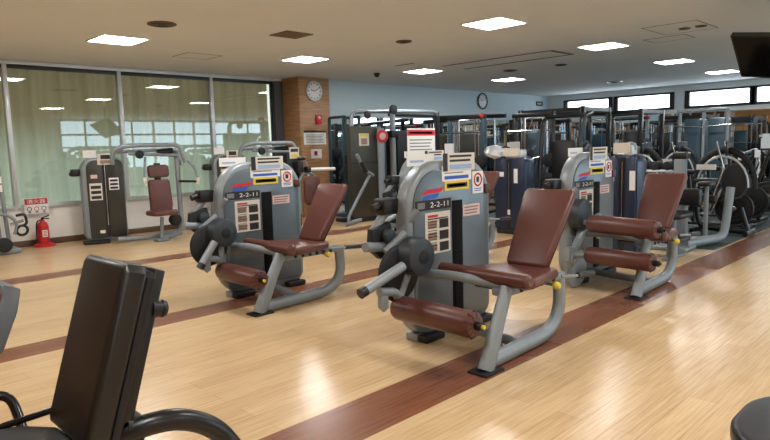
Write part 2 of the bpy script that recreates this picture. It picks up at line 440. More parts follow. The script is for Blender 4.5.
def grille(x, y, r, label, m=ventm):
    b = MB(); b.disc((x, y, CZ - .008), (0, 0, 1), r, .016, .005)
    t = thing('air_vent', label, 'vent', (x, y, CZ)); b.build('vent_plate', m, t)
    b = MB()
    for k in range(1, 4): b.torus((x, y, CZ - .016), (0, 0, 1), r * k / 4, .006, 24, 6)
    b.build('vent_ring', alud, t)
grille(3.6, 7.28, .17, 'round brown ceiling vent right of the leftmost ceiling light')
grille(6.9, 6.4, .12, 'small dark round ceiling vent near the top centre')
grille(11.4, 7.53, .15, 'dark round ceiling vent beyond the long slot diffuser')
grille(11.51, 6.42, .12, 'small round ceiling vent at the right end of the slot diffuser')
grille(16.05, 7.4, .2, 'pale round ceiling vent in front of the high bright windows', alu)
b = MB(); b.box(5.04, 5.48, 6.74, 7.14, CZ - .012, CZ); solo('ceiling_speaker', b, ventm, 'square brown ceiling grille above the left leg extension machine', 'speaker')
def outline_hatch(x0, x1, y0, y1, label, m=None, holes=()):
    t = thing('ceiling_hatch', label, 'hatch', ((x0 + x1) / 2, (y0 + y1) / 2, CZ)); w = .012
    b = MB(); b.box(x0, x1, y0, y0 + w, CZ - .003, CZ + .001); b.box(x0, x1, y1 - w, y1, CZ - .003, CZ + .001); b.box(x0, x0 + w, y0 + w, y1 - w, CZ - .003, CZ + .001); b.box(x1 - w, x1, y0 + w, y1 - w, CZ - .003, CZ + .001)
    b.build('hatch_frame', linegrey, t)
    MB().box(x0 + w, x1 - w, y0 + w, y1 - w, CZ - .002, CZ + .001).build('hatch_panel', m or hatchm, t)
    for hx, hy in holes: MB().disc((hx, hy, CZ - .008), (0, 0, 1), .075, .016).build('duct_hole', ventm, t)
outline_hatch(4.89, 5.5, 9.1, 9.62, 'thin outlined ceiling hatch near the left windows')
outline_hatch(9.9, 10.36, 3.5, 4.12, 'dark outlined ceiling hatch beside the plate with two holes')
outline_hatch(8.87, 9.74, 2.99, 3.72, 'pale ceiling plate with two oval holes', None, ((9.38, 3.32), (9.37, 3.1)))
t = thing('slot_diffuser', 'long ceiling air diffuser with two dark slots', 'diffuser', (10, 6.75, CZ))
b = MB().box(9.58, 10.4, 5.53, 7.96, CZ - .004, CZ + .001); b.build('diffuser_plate', hatchm, t)
for x in (9.62, 10.36): MB().box(x - .03, x + .03, 5.55, 7.94, CZ - .008, CZ).build('slot', alud, t)
MB().box(9.62, 10.36, 5.53, 5.6, CZ - .008, CZ).build('slot', alud, t)
t = thing('dome_camera', 'small black ceiling camera in front of the blue wall', 'camera', (9.31, 9.42, CZ))
MB().disc((9.31, 9.42, CZ - .012), (0, 0, 1), .07, .024, m=alud).build('camera_base', alud, t)
MB().lathe((9.31, 9.42, CZ - .02), (0, 0, -1), [(.055, 0), (.055, .02), (.045, .05), (.02, .068), (.0, .07)]).build('camera_dome', black, t)
b = MB(); b.box(8.8, 8.86, 7.95, 8.42, CZ - .003, CZ + .001); solo('ceiling_slot', b, linegrey, 'short thin dark slot in the ceiling left of the second row light', 'slot')

# ------------------------------------------------------------------ wall fittings
def clock(cx, y, cz, r, label, rim):
    t = thing('wall_clock', label, 'clock', (cx, y, cz))
    MB().torus((cx, y - .025, cz), (0, 1, 0), r, .022, 36, 10).build('clock_rim', rim, t)
    MB().disc((cx, y - .015, cz), (0, 1, 0), r, .028, .004, 36).build('clock_face', clockface, t)
    b = MB()
    for k in range(12):
        a = k * PI / 6; x, z = cx + math.sin(a) * r * .8, cz + math.cos(a) * r * .8
        b.disc((x, y - .031, z), (0, 1, 0), .014, .003, .001, 8)
    b.build('hour_mark', ink, t)
    b = MB(); b.tube([(cx, y - .036, cz), (cx + r * .5 * math.sin(5.0), y - .036, cz + r * .5 * math.cos(5.0))], .008, 6); b.build('hour_hand', ink, t)
    b = MB(); b.tube([(cx, y - .038, cz), (cx + r * .72 * math.sin(1.1), y - .038, cz + r * .72 * math.cos(1.1))], .006, 6); b.build('minute_hand', ink, t)
clock(8.68, 10.75, 2.71, .2, 'round white clock with pale rim on the wood pillar', alu)
clock(15.23, YBLUE, 2.73, .22, 'round clock with dark rim on the blue wall', black)
t = thing('fire_alarm', 'small red fire alarm on the wood pillar below the clock', 'alarm', (8.78, 10.75, 2.1))
MB().box(8.7, 8.86, 10.71, 10.75, 2.0, 2.21, .01).build('alarm_box', red, t)
MB().disc((8.78, 10.705, 2.14), (0, 1, 0), .03, .012).build('alarm_lamp', white, t)

def card(name, x0, x1, z0, z1, y, base, marks, parent=None, th=.003, ry=None):
    """A printed card facing -y: base sheet plus printed marks in fractions of its width and height."""
    b = MB(); b.box(x0, x1, y - th, y, z0, z1, m=base)
    w, h = x1 - x0, z1 - z0
    for mk in marks:
        if mk[0] == 'r':
            _, a, c, d, e, m = mk; yy = y - th - .0006
            b.add([(x0 + a * w, yy, z0 + d * h), (x0 + c * w, yy, z0 + d * h), (x0 + c * w, yy, z0 + e * h), (x0 + a * w, yy, z0 + e * h)], [(0, 1, 2, 3)], m)
        elif mk[0] == 't':
            _, s, a, c, d, e, m = mk
            b.text(s, x0 + a * w, x0 + c * w, z0 + d * h, z0 + e * h, y - th - .0012, m)
        elif mk[0] == 'o':
            _, a, d, r, m = mk
            b.torus((x0 + a * w, y - th - .001, z0 + d * h), (0, 1, 0), r * w, r * w * .16, 20, 4, m=m)
    return b.build(name, base, parent)
def lines(a, c, d, e, n, m, f=.45):
    out = []
    for i in range(n):
        z = e - (e - d) * (i + .5) / n; hh = (e - d) / n * f / 2
        out.append(('r', a, c - (i * 37 % 5) * .03 * (c - a), z - hh, z + hh, m))
    return out
o = card('notice_sign', 8.36, 8.98, 1.56, 1.86, 10.75, white, [('r', 0, 1, .86, 1, ink)] + lines(.1, .9, .1, .75, 6, inkg, .4)); tag(o, 'white notice with a dark top strip on the wood pillar', 'notice')
o = card('notice_sign', 8.54, 8.84, 1.26, 1.46, 10.75, white, [('r', .3, .6, .3, .8, redink), ('r', .38, .52, .4, .7, ink)]); tag(o, 'small white sign with a red square mark, low on the pillar', 'notice')
o = card('wall_sign', 18.2, 18.62, 2.68, 2.82, YBLUE, alud, [('r', .2, .8, .3, .7, pinkp)]); tag(o, 'small dark sign high on the blue wall in the far corner', 'sign')
# fire extinguisher
ex, ey = 3.21, 11.12
t = thing('fire_extinguisher', 'red fire extinguisher standing on the floor below the left window', 'fire extinguisher', (ex, ey, 0))
MB().lathe((ex, ey, 0), (0, 0, 1), [(.165, 0), (.165, .015), (.15, .035), (.11, .05), (.1, .06), (.09, .06)]).build('stand', red, t)
MB().lathe((ex, ey, .04), (0, 0, 1), [(.075, 0), (.085, .01), (.085, .29), (.07, .34), (.035, .37), (.03, .39)]).build('cylinder', red, t)
MB().tube([(ex, ey, .42), (ex, ey, .46)], .02).tube([(ex - .02, ey, .46), (ex + .1, ey - .02, .5)], .01).tube([(ex - .02, ey, .45), (ex + .1, ey - .02, .45)], .009).build('valve_handle', darkchrome, t)
MB().tube(fillet([(ex, ey - .01, .44), (ex - .1, ey - .03, .42), (ex - .11, ey - .03, .12)], .08), .012).build('hose', black, t)
b = MB(); bb = card('body_label', ex - .04, ex + .04, .16, .27, ey - .0855, white, lines(.1, .9, .1, .9, 4, redink), t)
o = card('extinguisher_sign', 3.0, 3.36, .53, .79, 11.25, white, [('r', .02, .98, .6, .97, redink), ('t', '消火器', .12, .88, .66, .92, white)] + [('o', .2 + .3 * i, .32, .09, ink if i != 1 else redink) for i in range(3)] + [('r', .14 + .3 * i, .26 + .3 * i, .08, .16, inkg) for i in range(3)])
tag(o, 'red and white sign above the extinguisher at the left window', 'sign')
# television
T = Vector((8.0, 2.33, 2.61)); e = Vector((.47, 0, -.43)); h = Vector((-.06, -.416, -.066)).normalized(); hh = e.length; e.normalize(); nn = h.cross(e)   # nn points to viewer or away
if nn.x > 0: nn = -nn
tv = thing('television', 'black flat television hanging from the ceiling at the upper right', 'television', (8.2, 1.9, 2.4))
def tvbox(u0, u1, v0, v1, d0, d1):
    P = [T + h * u + e * v + nn * d for d in (d0, d1) for u, v in ((u0, v0), (u1, v0), (u1, v1), (u0, v1))]
    return MB().add(P, [(0, 1, 2, 3), (7, 6, 5, 4), (0, 4, 5, 1), (1, 5, 6, 2), (2, 6, 7, 3), (3, 7, 4, 0)])
W_ = 1.08
tvbox(0, W_, 0, hh, -.06, 0).build('tv_body', alud, tv)
screen = mat('tv_screen', (8, 9, 11), .12, 0, .02, spec=.15)
tvbox(.018, W_ - .018, .018, hh - .018, 0, .003).build('tv_screen', screen, tv)
pc = T + h * W_ * .5 + e * hh * .4 - nn * .07
MB().tube([pc, (pc.x, pc.y, CZ)], .03).build('ceiling_pole', black, tv)
MB().disc((pc.x, pc.y, CZ - .01), (0, 0, 1), .1, .02).build('pole_flange', black, tv)

# ------------------------------------------------------------------ leg machines (built in the coordinates of the middle one)
PRINT = {'info': [('r', .1, .5, .88, .94, redink), ('r', .1, .9, .83, .86, ink)] + [('r', .1, .45, .62 - .28 * i, .8 - .28 * i, skin_ph) for i in range(3)] + [('r', .55, .92, .6 - .28 * i, .82 - .28 * i, ink) for i in range(3)] + lines(.1, .48, .08, .82, 10, inkg, .3)}
def leg_machine(dx, dy, label, curl=False, lever_up=False, group='leg machines with brown pads', decals=True):
    ox, oy = dx, dy
    root = thing('leg_curl_machine' if curl else 'leg_extension_machine', label, 'gym machine', (3.7 + dx, 2.7 + dy, 0), group)
    T3 = Matrix.Translation((dx, dy, 0))
    def nb():
        b = MB(); b.M = T3; return b
    Yf = 3.0
    # tower: rounded silver shell, darker front panel, dark slot
    nb().prism(rrect(3.235, 4.24, .045, 1.345, (.24, .12, .3, .36), 8), 'y', Yf, Yf + .14, .04, 4).build('tower_shell', silver, root)
    fp = nb().prism(rrect(3.285, 4.19, .09, 1.28, (.06, .06, .24, .27), 8), 'y', Yf - .014, Yf + .02, .012, 2).build('front_panel', panelg, root)
    nb().box(3.715, 3.84, Yf - .02, Yf + .01, .12, 1.035, .004).build('weight_slot', pitchm, fp)
    b = nb()
    for k in range(14): b.box(3.735, 3.82, Yf - .024, Yf - .019, .15 + k * .036, .15 + k * .036 + .028)
    b.build('weight_stack', pitchm, fp)
    nb().tube([(3.775, Yf - .045, .44), (3.775, Yf - .0, .44)], .014, 10).build('selector_pin', yellowp, fp)
    for x in (3.46, 4.1): nb().box(x - .11, x + .11, Yf - .05, Yf + .06, 0, .055, .012).build('rubber_foot', rubber, root)
    nb().box(3.34, 4.1, Yf + .03, Yf + .15, 0, .06, .01).build('tower_base', silver, root)
    Yd = Yf - .0145
    if decals:
        def C(n, x0, x1, z0, z1, base, marks, y=Yd): return card(n, x0 + dx, x1 + dx, z0, z1, y + dy, base, marks, fp)
        C('adjustment_scale', 3.3, 3.7, .985, 1.06, ink, [('t', '2-2-11', .4, .92, .25, .75, white), ('r', .05, .25, .2, .8, inkg)])
        C('instruction_label', 3.4, 3.69, .655, .965, offwhite, PRINT['info'])
        b = nb()
        for sx, m, zo, w in ((0, redink, 1.1, .26), (.0, blueink, 1.06, .2)):
            x0, z0 = 3.37, zo
            b.add([(x0, Yd - .002, z0), (x0 + w * .85, Yd - .002, z0 + .012), (x0 + w, Yd - .002, z0 + .045), (x0 + w * .25, Yd - .002, z0 + .035), (x0 + .03, Yd - .002, z0 + .028)], [(0, 1, 2, 3, 4)], m)
        b.build('printed_emblem', redink, fp)
        b = nb(); b.M = T3 @ Matrix.Translation((3.64, Yd, 1.13)) @ Matrix.Rotation(math.radians(2), 4, 'Y')
        C('warning_label', 3.63, 3.93, 1.115, 1.185, yellow, [('r', .08, .92, .25, .75, ink), ('r', .16, .84, .36, .64, yellow)])
        C('notice_label', 3.6, 3.96, 1.185, 1.3, white, [('r', .08, .9, .12, .34, blueink)] + lines(.08, .8, .45, .95, 3, inkg, .4))
        C('no_entry_label', 3.975, 4.115, 1.07, 1.245, white, [('o', .5, .62, .34, redink), ('r', .36, .62, .5, .75, ink)] + lines(.15, .85, .08, .26, 2, blueink))
        C('small_notice', 3.85, 4.065, .9, .99, pinkp, lines(.08, .92, .1, .9, 3, inkg))
        # cards standing on top of the shell
        c1 = card('top_card', 3.3 + dx, 3.6 + dx, 1.31, 1.395, Yf + .06 + dy, white, [('r', .1, .6, .3, .5, sky_ph)], root)
        c2 = card('top_card', 3.61 + dx, 4.0 + dx, 1.26, 1.395, Yf - .018 + dy, offwhite, [('r', 0, .14, .0, 1, ink)] + lines(.2, .9, .45, .95, 2, ink, .5) + [('r', .2, .9, .1, .36, sky_ph)], root)
        nb().box(4.13, 4.2, Yf - .03, Yf + .0, 1.06, 1.14, .008).build('edge_bracket', leatherd, root)
    # seat frame
    nb().tube(fillet([(3.16, 2.3, .03), (3.24, 2.3, .2), (3.36, 2.32, .42), (3.42, 2.33, .5)], .1), [.05] * 2 + [.05] * 13 + [.045], 14, flat=.75).build('front_leg', silver, root) if False else None
    pts = fillet([(3.17, 2.29, .01), (3.27, 2.29, .22), (3.44, 2.31, .5)], .15)
    nb().tube(pts, [.068 - .014 * i / (len(pts) - 1) for i in range(len(pts))], 14, flat=.7).build('front_leg', silver, root)
    nb().tube(fillet([(3.2, 2.3, .055), (4.02, 2.33, .055), (4.2, 2.34, .2), (4.17, 2.34, .48)], [.22, .16]), .056, 14, flat=.8).build('base_rail', silver, root)
    nb().tube([(3.62, 2.33, .07), (3.75, 2.98, .07)], .036, 12).build('cross_rail', silver, root)
    nb().tube(fillet([(3.36, 2.98, .53), (3.36, 2.7, .55), (3.48, 2.34, .5)], .1), .034, 12).build('seat_beam', silver, root)
    b = nb(); b.box(3.42, 4.2, 2.3, 2.42, .435, .49, .014); b.box(3.5, 4.0, 2.32, 2.62, .455, .5, .01, m=black); b.build('seat_carriage', silver, root)
    for k in range(6): nb().disc((3.6 + k * .085, 2.294, .46), (0, 1, 0), .017, .012, .004, 12, m=black).build('adjustment_hole', black, root)
    nb().box(3.08, 3.28, 2.22, 2.37, 0, .016, .004).build('foot_plate', rubber, root)
    # seat pad: wide front, narrower back, rolled front edge
    sb = nb().prism([(3.46, 2.18), (3.52, 2.14), (3.92, 2.2), (3.96, 2.24), (3.96, 2.6), (3.92, 2.64), (3.52, 2.86), (3.46, 2.84)], 'z', .495, .57, .03, 4)
    so = sb.build('seat', leather, root)
    nb().tube([(3.45, 2.13, .558), (3.45, 2.15, .558), (3.45, 2.87, .568), (3.45, 2.89, .568)], [.03, .05, .045, .028], 16).build('front_roll', leather, so)
    # backrest
    b = nb(); ang = math.radians(31)
    b.M = T3 @ Matrix.Translation((3.89, 2.43, .56)) @ Matrix.Rotation(ang, 4, 'Y')
    b.prism([(-.155, .03), (-.135, 0), (.165, 0), (.185, .03), (.215, .595), (.195, .63), (-.195, .63), (-.215, .595)], 'x', -.03, .03, .028, 4)
    bo = b.build('backrest', leather, root)
    b = nb(); b.M = T3 @ Matrix.Translation((3.89, 2.43, .56)) @ Matrix.Rotation(ang, 4, 'Y')
    b.prism([(-.15, .03), (.175, .03), (.2, .59), (-.2, .59)], 'x', .026, .045, .01, 2); b.build('back_board', leatherd, bo)
    b = nb(); b.M = T3 @ Matrix.Translation((3.89, 2.43, .56)) @ Matrix.Rotation(ang, 4, 'Y')
    b.box(.055, .11, -.05, .05, -.08, .36, .01); b.build('back_support', black, root)
    # hand grips
    nb().tube([(3.97, 2.2, .5), (4.05, 2.14, .5), (4.3, 2.13, .485)], .012, 10).tube([(4.08, 2.138, .5), (4.3, 2.13, .485)], .022, 12, m=black).build('hand_grip', silver, root)
    nb().tube([(3.97, 2.66, .5), (4.05, 2.72, .5), (4.3, 2.73, .485)], .012, 10).tube([(4.08, 2.722, .5), (4.3, 2.73, .485)], .022, 12, m=black).build('hand_grip', silver, root)
    nb().tube([(3.92, 2.33, .45), (3.92, 2.22, .445)], .012, 8, m=silver).lathe((3.92, 2.24, .445), (0, -1, 0), [(.012, 0), (.026, .01), (.028, .04), (.018, .055)], 14).build('pull_knob', yellowp, root)
    # lever with pads
    def roller(c0, c1, r, nm='leg_roller', arm=None):
        c0, c1 = Vector(c0), Vector(c1); d = (c1 - c0); L = d.length
        bb = nb(); bb.lathe(c0, d, [(r * .6, -.012), (r * .9, -.006), (r, .02), (r * 1.01, L * .5), (r, L - .02), (r * .9, L + .004), (r * .55, L + .012)], 26)
        ro = bb.build(nm, leather, root)
        bb = nb(); dn = d.normalized()
        for k in range(10):
            a = 2 * PI * k / 10; u = dn.orthogonal().normalized(); w = dn.cross(u); q = u * math.cos(a) + w * math.sin(a)
            bb.tube([c0 - dn * .008 + q * r * .45, c0 - dn * .004 + q * r * .85, c0 + dn * .02 + q * r], .008, 6)
        bb.build('gathered_cover', leatherd, ro)
        bb = nb(); bb.tube([c0 - dn * .06, c0], .028, 14, m=black); bb.tube([c0 - dn * .078, c0 - dn * .06], .014, 12, m=black if curl else yellowp); bb.build('roller_cap', black, ro)
        return ro
    if not curl:
        rx, rz = (.15, -.03) if lever_up else (0, 0)
        roller((3.03 + rx, 2.27, .345 + rz), (3.05 + rx, 2.94, .345 + rz), .085)
        nb().lathe((3.09, Yf - .035, .575), (0, 1, 0), [(.18, -.02), (.195, -.01), (.2, 0), (.195, .012), (.18, .02)], 36).build('cam_disc', rubber, root)
        nb().lathe((3.19, Yf - .11, .69), (0, 1, 0), [(.1, -.075), (.128, -.06), (.135, -.03), (.135, .06), (.12, .075)], 36).build('counterweight', slate, root)
        nb().disc((3.19, Yf - .187, .69), (0, 1, 0), .05, .008).build('counterweight_cap', rubber, root)
        if not lever_up:
            nb().tube([(2.63, 2.84, .545), (3.0, 2.84, .655)], .033, 14).tube([(2.605, 2.84, .538), (2.65, 2.84, .551)], .035, 14, m=black).build('balance_lever', silver, root)
        else:
            nb().tube([(2.93, 2.84, .42), (3.08, 2.84, .62)], .036, 14).tube([(2.91, 2.84, .393), (2.94, 2.84, .433)], .037, 14, m=black).build('balance_lever', silver, root)
        b = nb(); b.tube(fillet([(2.83 + rx, 2.9, .5 + rz), (3.0 + rx, 2.9, .47 + rz), (3.06 + rx, 2.95, .37 + rz)], .06), .03, 12); b.prism([(a + rx, c + rz) for a, c in ((2.83, .49), (2.9, .49), (2.9, .38), (2.86, .36), (2.83, .39))], 'y', 2.88, 2.92, .008); b.build('roller_bracket', silver, root)
        b = nb(); b.tube([(3.2, 2.96, .62), (3.06 + rx, 2.96, .38 + rz)], .035, 12); b.build('lever_arm', silver, root)
    else:
        roller((3.1, 2.12, .36), (3.16, 2.76, .36), .082)
        roller((3.14, 2.1, .655), (3.2, 2.76, .665), .085, 'thigh_roller')
        b = nb(); b.tube(fillet([(3.75, Yf - .06, .66), (3.42, Yf - .08, .62), (3.05, Yf - .12, .36)], .15), .05, 14, flat=.7); b.build('lever_arm', silver, root)
        b = nb(); b.tube(fillet([(3.2, 2.75, .665), (3.25, 2.9, .665), (3.6, 2.95, .62)], .06), .026, 12); b.build('thigh_arm', silver, root)
        b = nb(); b.tube([(3.02, 2.88, .37), (3.16, 2.75, .36)], .028, 12); b.prism([(2.96, .45), (3.1, .44), (3.14, .3), (3.02, .24), (2.95, .32)], 'y', 2.85, 2.91, .012); b.torus((3.03, 2.845, .33), (0, 1, 0), .045, .012, 18, 6); b.build('roller_bracket', silver, root)
        nb().lathe((3.25, Yf - .06, .2), (0, 1, 0), [(.17, -.03), (.2, -.015), (.2, .02), (.17, .03)], 32).build('cam_disc', silver, root)
        nb().lathe((3.28, Yf - .09, .74), (0, 1, 0), [(.1, -.07), (.15, -.05), (.15, .06), (.12, .075)], 32).build('counterweight', slate, root)
    # start-position adjuster beside the tower
    b = nb(); b.box(3.1, 3.26, Yf + .1, Yf + .22, .97, 1.09, .02, m=black); b.tube([(3.04, Yf + .16, 1.02), (3.2, Yf + .16, 1.06)], .03, 10, m=black)
    b.tube([(3.16, Yf + .16, .98), (3.06, Yf + .18, .86)], .032, 12); b.prism([(3.0, .88), (3.18, .92), (3.24, .72), (3.08, .66), (2.98, .74)], 'y', Yf + .12, Yf + .18, .012, m=rubber)
    b.tube([(2.93, Yf + .13, .765), (3.2, Yf + .13, .735)], .036, 12); b.disc((3.12, Yf + .08, .83), (0, 1, 0), .05, .05, .01, 20, m=slate); b.tube([(3.22, Yf + .1, .8), (3.3, Yf - .03, 1.0)], .024, 10); b.tube([(3.06, Yf + .06, .72), (3.22, Yf + .02, .84)], .03, 10)
    b.build('start_adjuster', silver, root)
    return root
leg_machine(0, 0, 'grey leg extension machine with brown seat standing in the middle of the floor')
leg_machine(-.125, 2.37, 'grey leg extension machine with brown seat, the one nearer the windows', lever_up=True)
leg_machine(2.46, .07, 'grey leg curl machine with two brown rollers, right of the middle machine', curl=True)
m4 = leg_machine(2.6, 2.45, 'grey machine whose rounded top shows behind the middle leg machine, under the red banner')
o = card('banner_card', 5.95, 6.5, 1.35, 1.69, 5.5, white, [('r', 0, 1, .72, .94, redink), ('r', .08, .9, .79, .87, white)] + lines(.08, .9, .12, .62, 4, inkg, .35)); o.parent = m4
for v in o.data.vertices: v.co -= Vector(m4['o'])

# ------------------------------------------------------------------ chest press machines by the window
def chest_press(label):
    ox, oy = 4.2, 10.4
    root = thing('chest_press_machine', label, 'gym machine', (ox, oy, 0), 'chest press machines by the window')
    # tower, panels split by a slot; turned slightly
    R = Matrix.Translation((4.05, 10.55, 0)) @ Matrix.Rotation(math.radians(-14), 4, 'Z')
    def tb(): b = MB(); b.M = R; return b
    tb().prism(rrect(-.36, .3, .05, 1.42, (.1, .1, .16, .22), 6), 'y', .02, .34, .04, 3).build('tower_shell', silver, root)
    tb().prism(rrect(-.28, -.03, .09, 1.38, (.03, .03, .03, .14), 5), 'y', -.006, .05, .01).build('front_panel', darkpanel, root)
    tb().prism(rrect(.02, .28, .09, 1.38, (.03, .03, .1, .03), 5), 'y', -.006, .05, .01).build('front_panel', darkpanel, root)
    tb().box(-.03, .02, .0, .03, .1, 1.36).build('weight_slot', black, root)
    tb().tube([(-.005, -.012, .3), (-.005, -.012, 1.34)], .008, 8).build('cable', chrome, root)
    tb().box(-.4, .0, -.06, .12, 0, .055, .01).build('rubber_foot', rubber, root)
    for nm, x0, x1, z0, z1, bs, mk in (('instruction_label', -.25, -.06, .72, 1.0, offwhite, [('r', .1, .9, .08 + .3 * i, .26 + .3 * i, ink) for i in range(3)]),
                                       ('instruction_label', .05, .2, .88, 1.08, white, [('r', .1, .9, .08 + .3 * i, .26 + .3 * i, ink) for i in range(3)]),
                                       ('pink_tag', -.22, -.12, 1.08, 1.14, pinkp, []), ('base_tag', -.14, -.06, .17, .22, white, [])):
        o = card(nm, x0, x1, z0, z1, -.007, bs, mk)
        for v in o.data.vertices: v.co = R @ v.co - Vector((ox, oy, 0))
        o.parent = root
    o = card('top_card', -.1, .14, 1.3, 1.48, -.012, offwhite, [('r', .2, .8, .5, .9, ink), ('r', .15, .85, .1, .4, skin_ph)])
    for v in o.data.vertices: v.co = R @ v.co - Vector((ox, oy, 0))
    o.parent = root
    o = card('top_card', -.3, -.1, 1.42, 1.54, .1, white, [])
    for v in o.data.vertices: v.co = R @ v.co - Vector((ox, oy, 0))
    o.parent = root
    tb().box(-.5, -.36, .1, .22, 1.12, 1.24, .02).tube([(-.52, .16, 1.16), (-.3, .16, 1.2)], .03, 10).build('side_handle', black, root)
    # overhead frame
    MB().tube(fillet([(4.1, 10.35, 1.3), (4.1, 10.3, 1.54), (4.3, 10.2, 1.6), (5.1, 10.0, 1.6), (5.2, 10.0, 1.3)], [.12, .1, .1], 6), .036, 12).build('overhead_frame', silver, root)
    MB().tube(fillet([(4.2, 10.4, 1.5), (5.15, 10.25, 1.53), (5.25, 10.25, 1.25)], .1), .03, 12).build('overhead_frame', silver, root)
    b = MB(); b.tube([(4.35, 10.28, 1.47), (5.1, 10.1, 1.42)], .03, 10); b.disc((4.5, 10.2, 1.45), (0, 1, 0), .07, .05, m=black); b.tube([(4.8, 10.2, 1.48), (5.05, 10.12, 1.5)], .045, 10, m=black); b.build('pivot_bar', silver, root)
    b = MB(); b.tube(fillet([(5.2, 10.0, 1.36), (5.36, 9.95, 1.2), (5.38, 9.93, .98)], .08), .024, 10); b.tube([(5.38, 9.93, 1.03), (5.37, 9.92, .92)], .03, 10, m=offwhite); b.tube([(5.06, 10.0, .98), (5.37, 9.93, .96)], .02, 10, m=black); b.build('press_arm', silver, root)
    b = MB(); b.tube(fillet([(4.5, 10.0, 1.4), (4.42, 9.85, 1.25), (4.4, 9.85, 1.0)], .08), .022, 10); b.tube([(4.4, 9.85, 1.08), (4.4, 9.85, .94)], .03, 10, m=offwhite); b.build('press_arm', silver, root)
    # column, seat and pads
    MB().tube(fillet([(5.12, 10.15, 1.5), (5.14, 10.15, .1), (4.6, 10.2, .06), (4.1, 10.35, .06)], [.14, .1]), .042, 12).build('main_frame', silver, root)
    MB().tube([(4.66, 9.95, .05), (4.72, 10.0, .4)], .04, 12, flat=.7).build('seat_post', silver, root)
    MB().box(4.56, 4.76, 9.86, 10.04, 0, .05, .012).build('post_foot', silver, root)
    MB().tube([(4.66, 9.95, .05), (5.1, 10.12, .07)], .035, 10).build('base_rail', silver, root)
    MB().disc((4.95, 10.0, .33), (0, 1, 0), .1, .12, .02, 20).build('counterweight', rubber, root)
    MB().prism(rrect(4.42, 4.86, 9.62, 10.0, .08), 'z', .45, .53, .03, 3).build('seat', leather, root)
    b = MB(); b.M = Matrix.Translation((4.74, 10.02, .5)) @ Matrix.Rotation(math.radians(-7), 4, 'X')
    b.prism([(-.19, 0), (.18, 0), (.2, .1), (.19, .5), (.16, .53), (-.15, .53), (-.18, .5)], 'y', -.03, .05, .025, 3); b.build('backrest', leather, root)
    b = MB(); b.M = Matrix.Translation((4.75, 10.07, 1.06)) @ Matrix.Rotation(math.radians(-7), 4, 'X')
    b.prism(rrect(-.18, .18, 0, .21, .05), 'y', -.03, .05, .025, 3); b.build('headrest', leather, root)
    MB().box(4.7, 4.8, 10.1, 10.16, .4, 1.3, .01).build('back_post', black, root)
    return root
cp = chest_press('silver chest press machine with brown seat, next to the extinguisher')
cp2 = copy_tree(cp, 'silver chest press machine half hidden behind the left leg extension machine')
cp2.location = (4.2 + 2.32, 10.4 - .12, 0)

# ------------------------------------------------------------------ pulldown row machine in front of the pillar
rm = thing('row_machine', 'dark seated row machine with a brown pad in front of the wood pillar', 'gym machine', (7.6, 9.6, 0))
MB().prism(rrect(7.2, 7.5, .04, 1.42, .08), 'y', 9.75, 10.15, .03).build('tower_shell', black, rm)
card('top_card', 7.27, 7.48, 1.3, 1.5, 9.748, offwhite, [('r', .1, .9, .6, .9, ink), ('r', .2, .8, .1, .4, yellow)], rm)
MB().box(7.34, 7.46, 9.6, 9.76, 1.05, 1.25, .02).tube([(7.4, 9.7, 1.3), (7.52, 9.62, 1.3)], .03, m=black).build('adjuster_head', black, rm)
MB().prism(rrect(7.44, 7.8, .45, .98, .1), 'y', 9.55, 9.63, .03).build('chest_pad', leather, rm)
MB().tube(fillet([(7.42, 9.68, .3), (7.42, 9.68, .98), (7.62, 9.68, 1.06), (7.85, 9.66, .9), (7.9, 9.66, .06)], .12), .028).build('frame_tube', silver, rm)
MB().tube([(7.55, 9.6, 1.1), (8.28, 9.72, 1.08)], .03).tube([(7.5, 9.6, 1.1), (7.58, 9.6, 1.1)], .06, m=black).build('cross_bar', white, rm)
MB().box(7.2, 8.0, 9.6, 9.78, 0, .07, .02).build('base_rail', silver, rm)
MB().box(7.5, 7.8, 9.2, 9.5, .4, .48, .03).tube([(7.65, 9.35, .06), (7.65, 9.35, .42)], .03, m=silver).box(7.6, 7.7, 9.25, 9.7, 0, .06, m=silver).build('seat', leather, rm)
rm.location = (7.05, 8.92, 0)
# smith style frame in teal
tf = thing('smith_machine', 'teal steel frame with black pads beside the wood pillar', 'gym machine', (8.75, 10.1, 0))
for x in (8.6, 9.0):
    for y in (9.9, 10.4): MB().tube([(x, y, .0), (x, y, 2.1)], .036, 8).build('upright', teal, tf)
for x in (8.6, 9.0): MB().tube(fillet([(x, 9.9, 2.0), (x, 9.86, 2.12), (x, 10.4, 2.12), (x, 10.4, 2.05)], .05), .03, 10).build('top_bar', teal, tf)
for z in (1.84, 1.62, .5): MB().tube([(8.6, 9.9, z), (9.0, 9.9, z)], .022, 8).build('cross_bar', teal, tf)
MB().box(8.5, 8.86, 9.74, 9.86, 1.12, 1.33, .03).build('upper_pad', vinyl, tf)
MB().box(8.5, 8.84, 9.74, 9.86, .8, 1.1, .03).build('lower_pad', vinyl, tf)
MB().box(8.55, 9.05, 9.84, 10.46, 0, .05, .01).build('base_plate', teal, tf)

tf.location = (8.95, 10.1, 0)
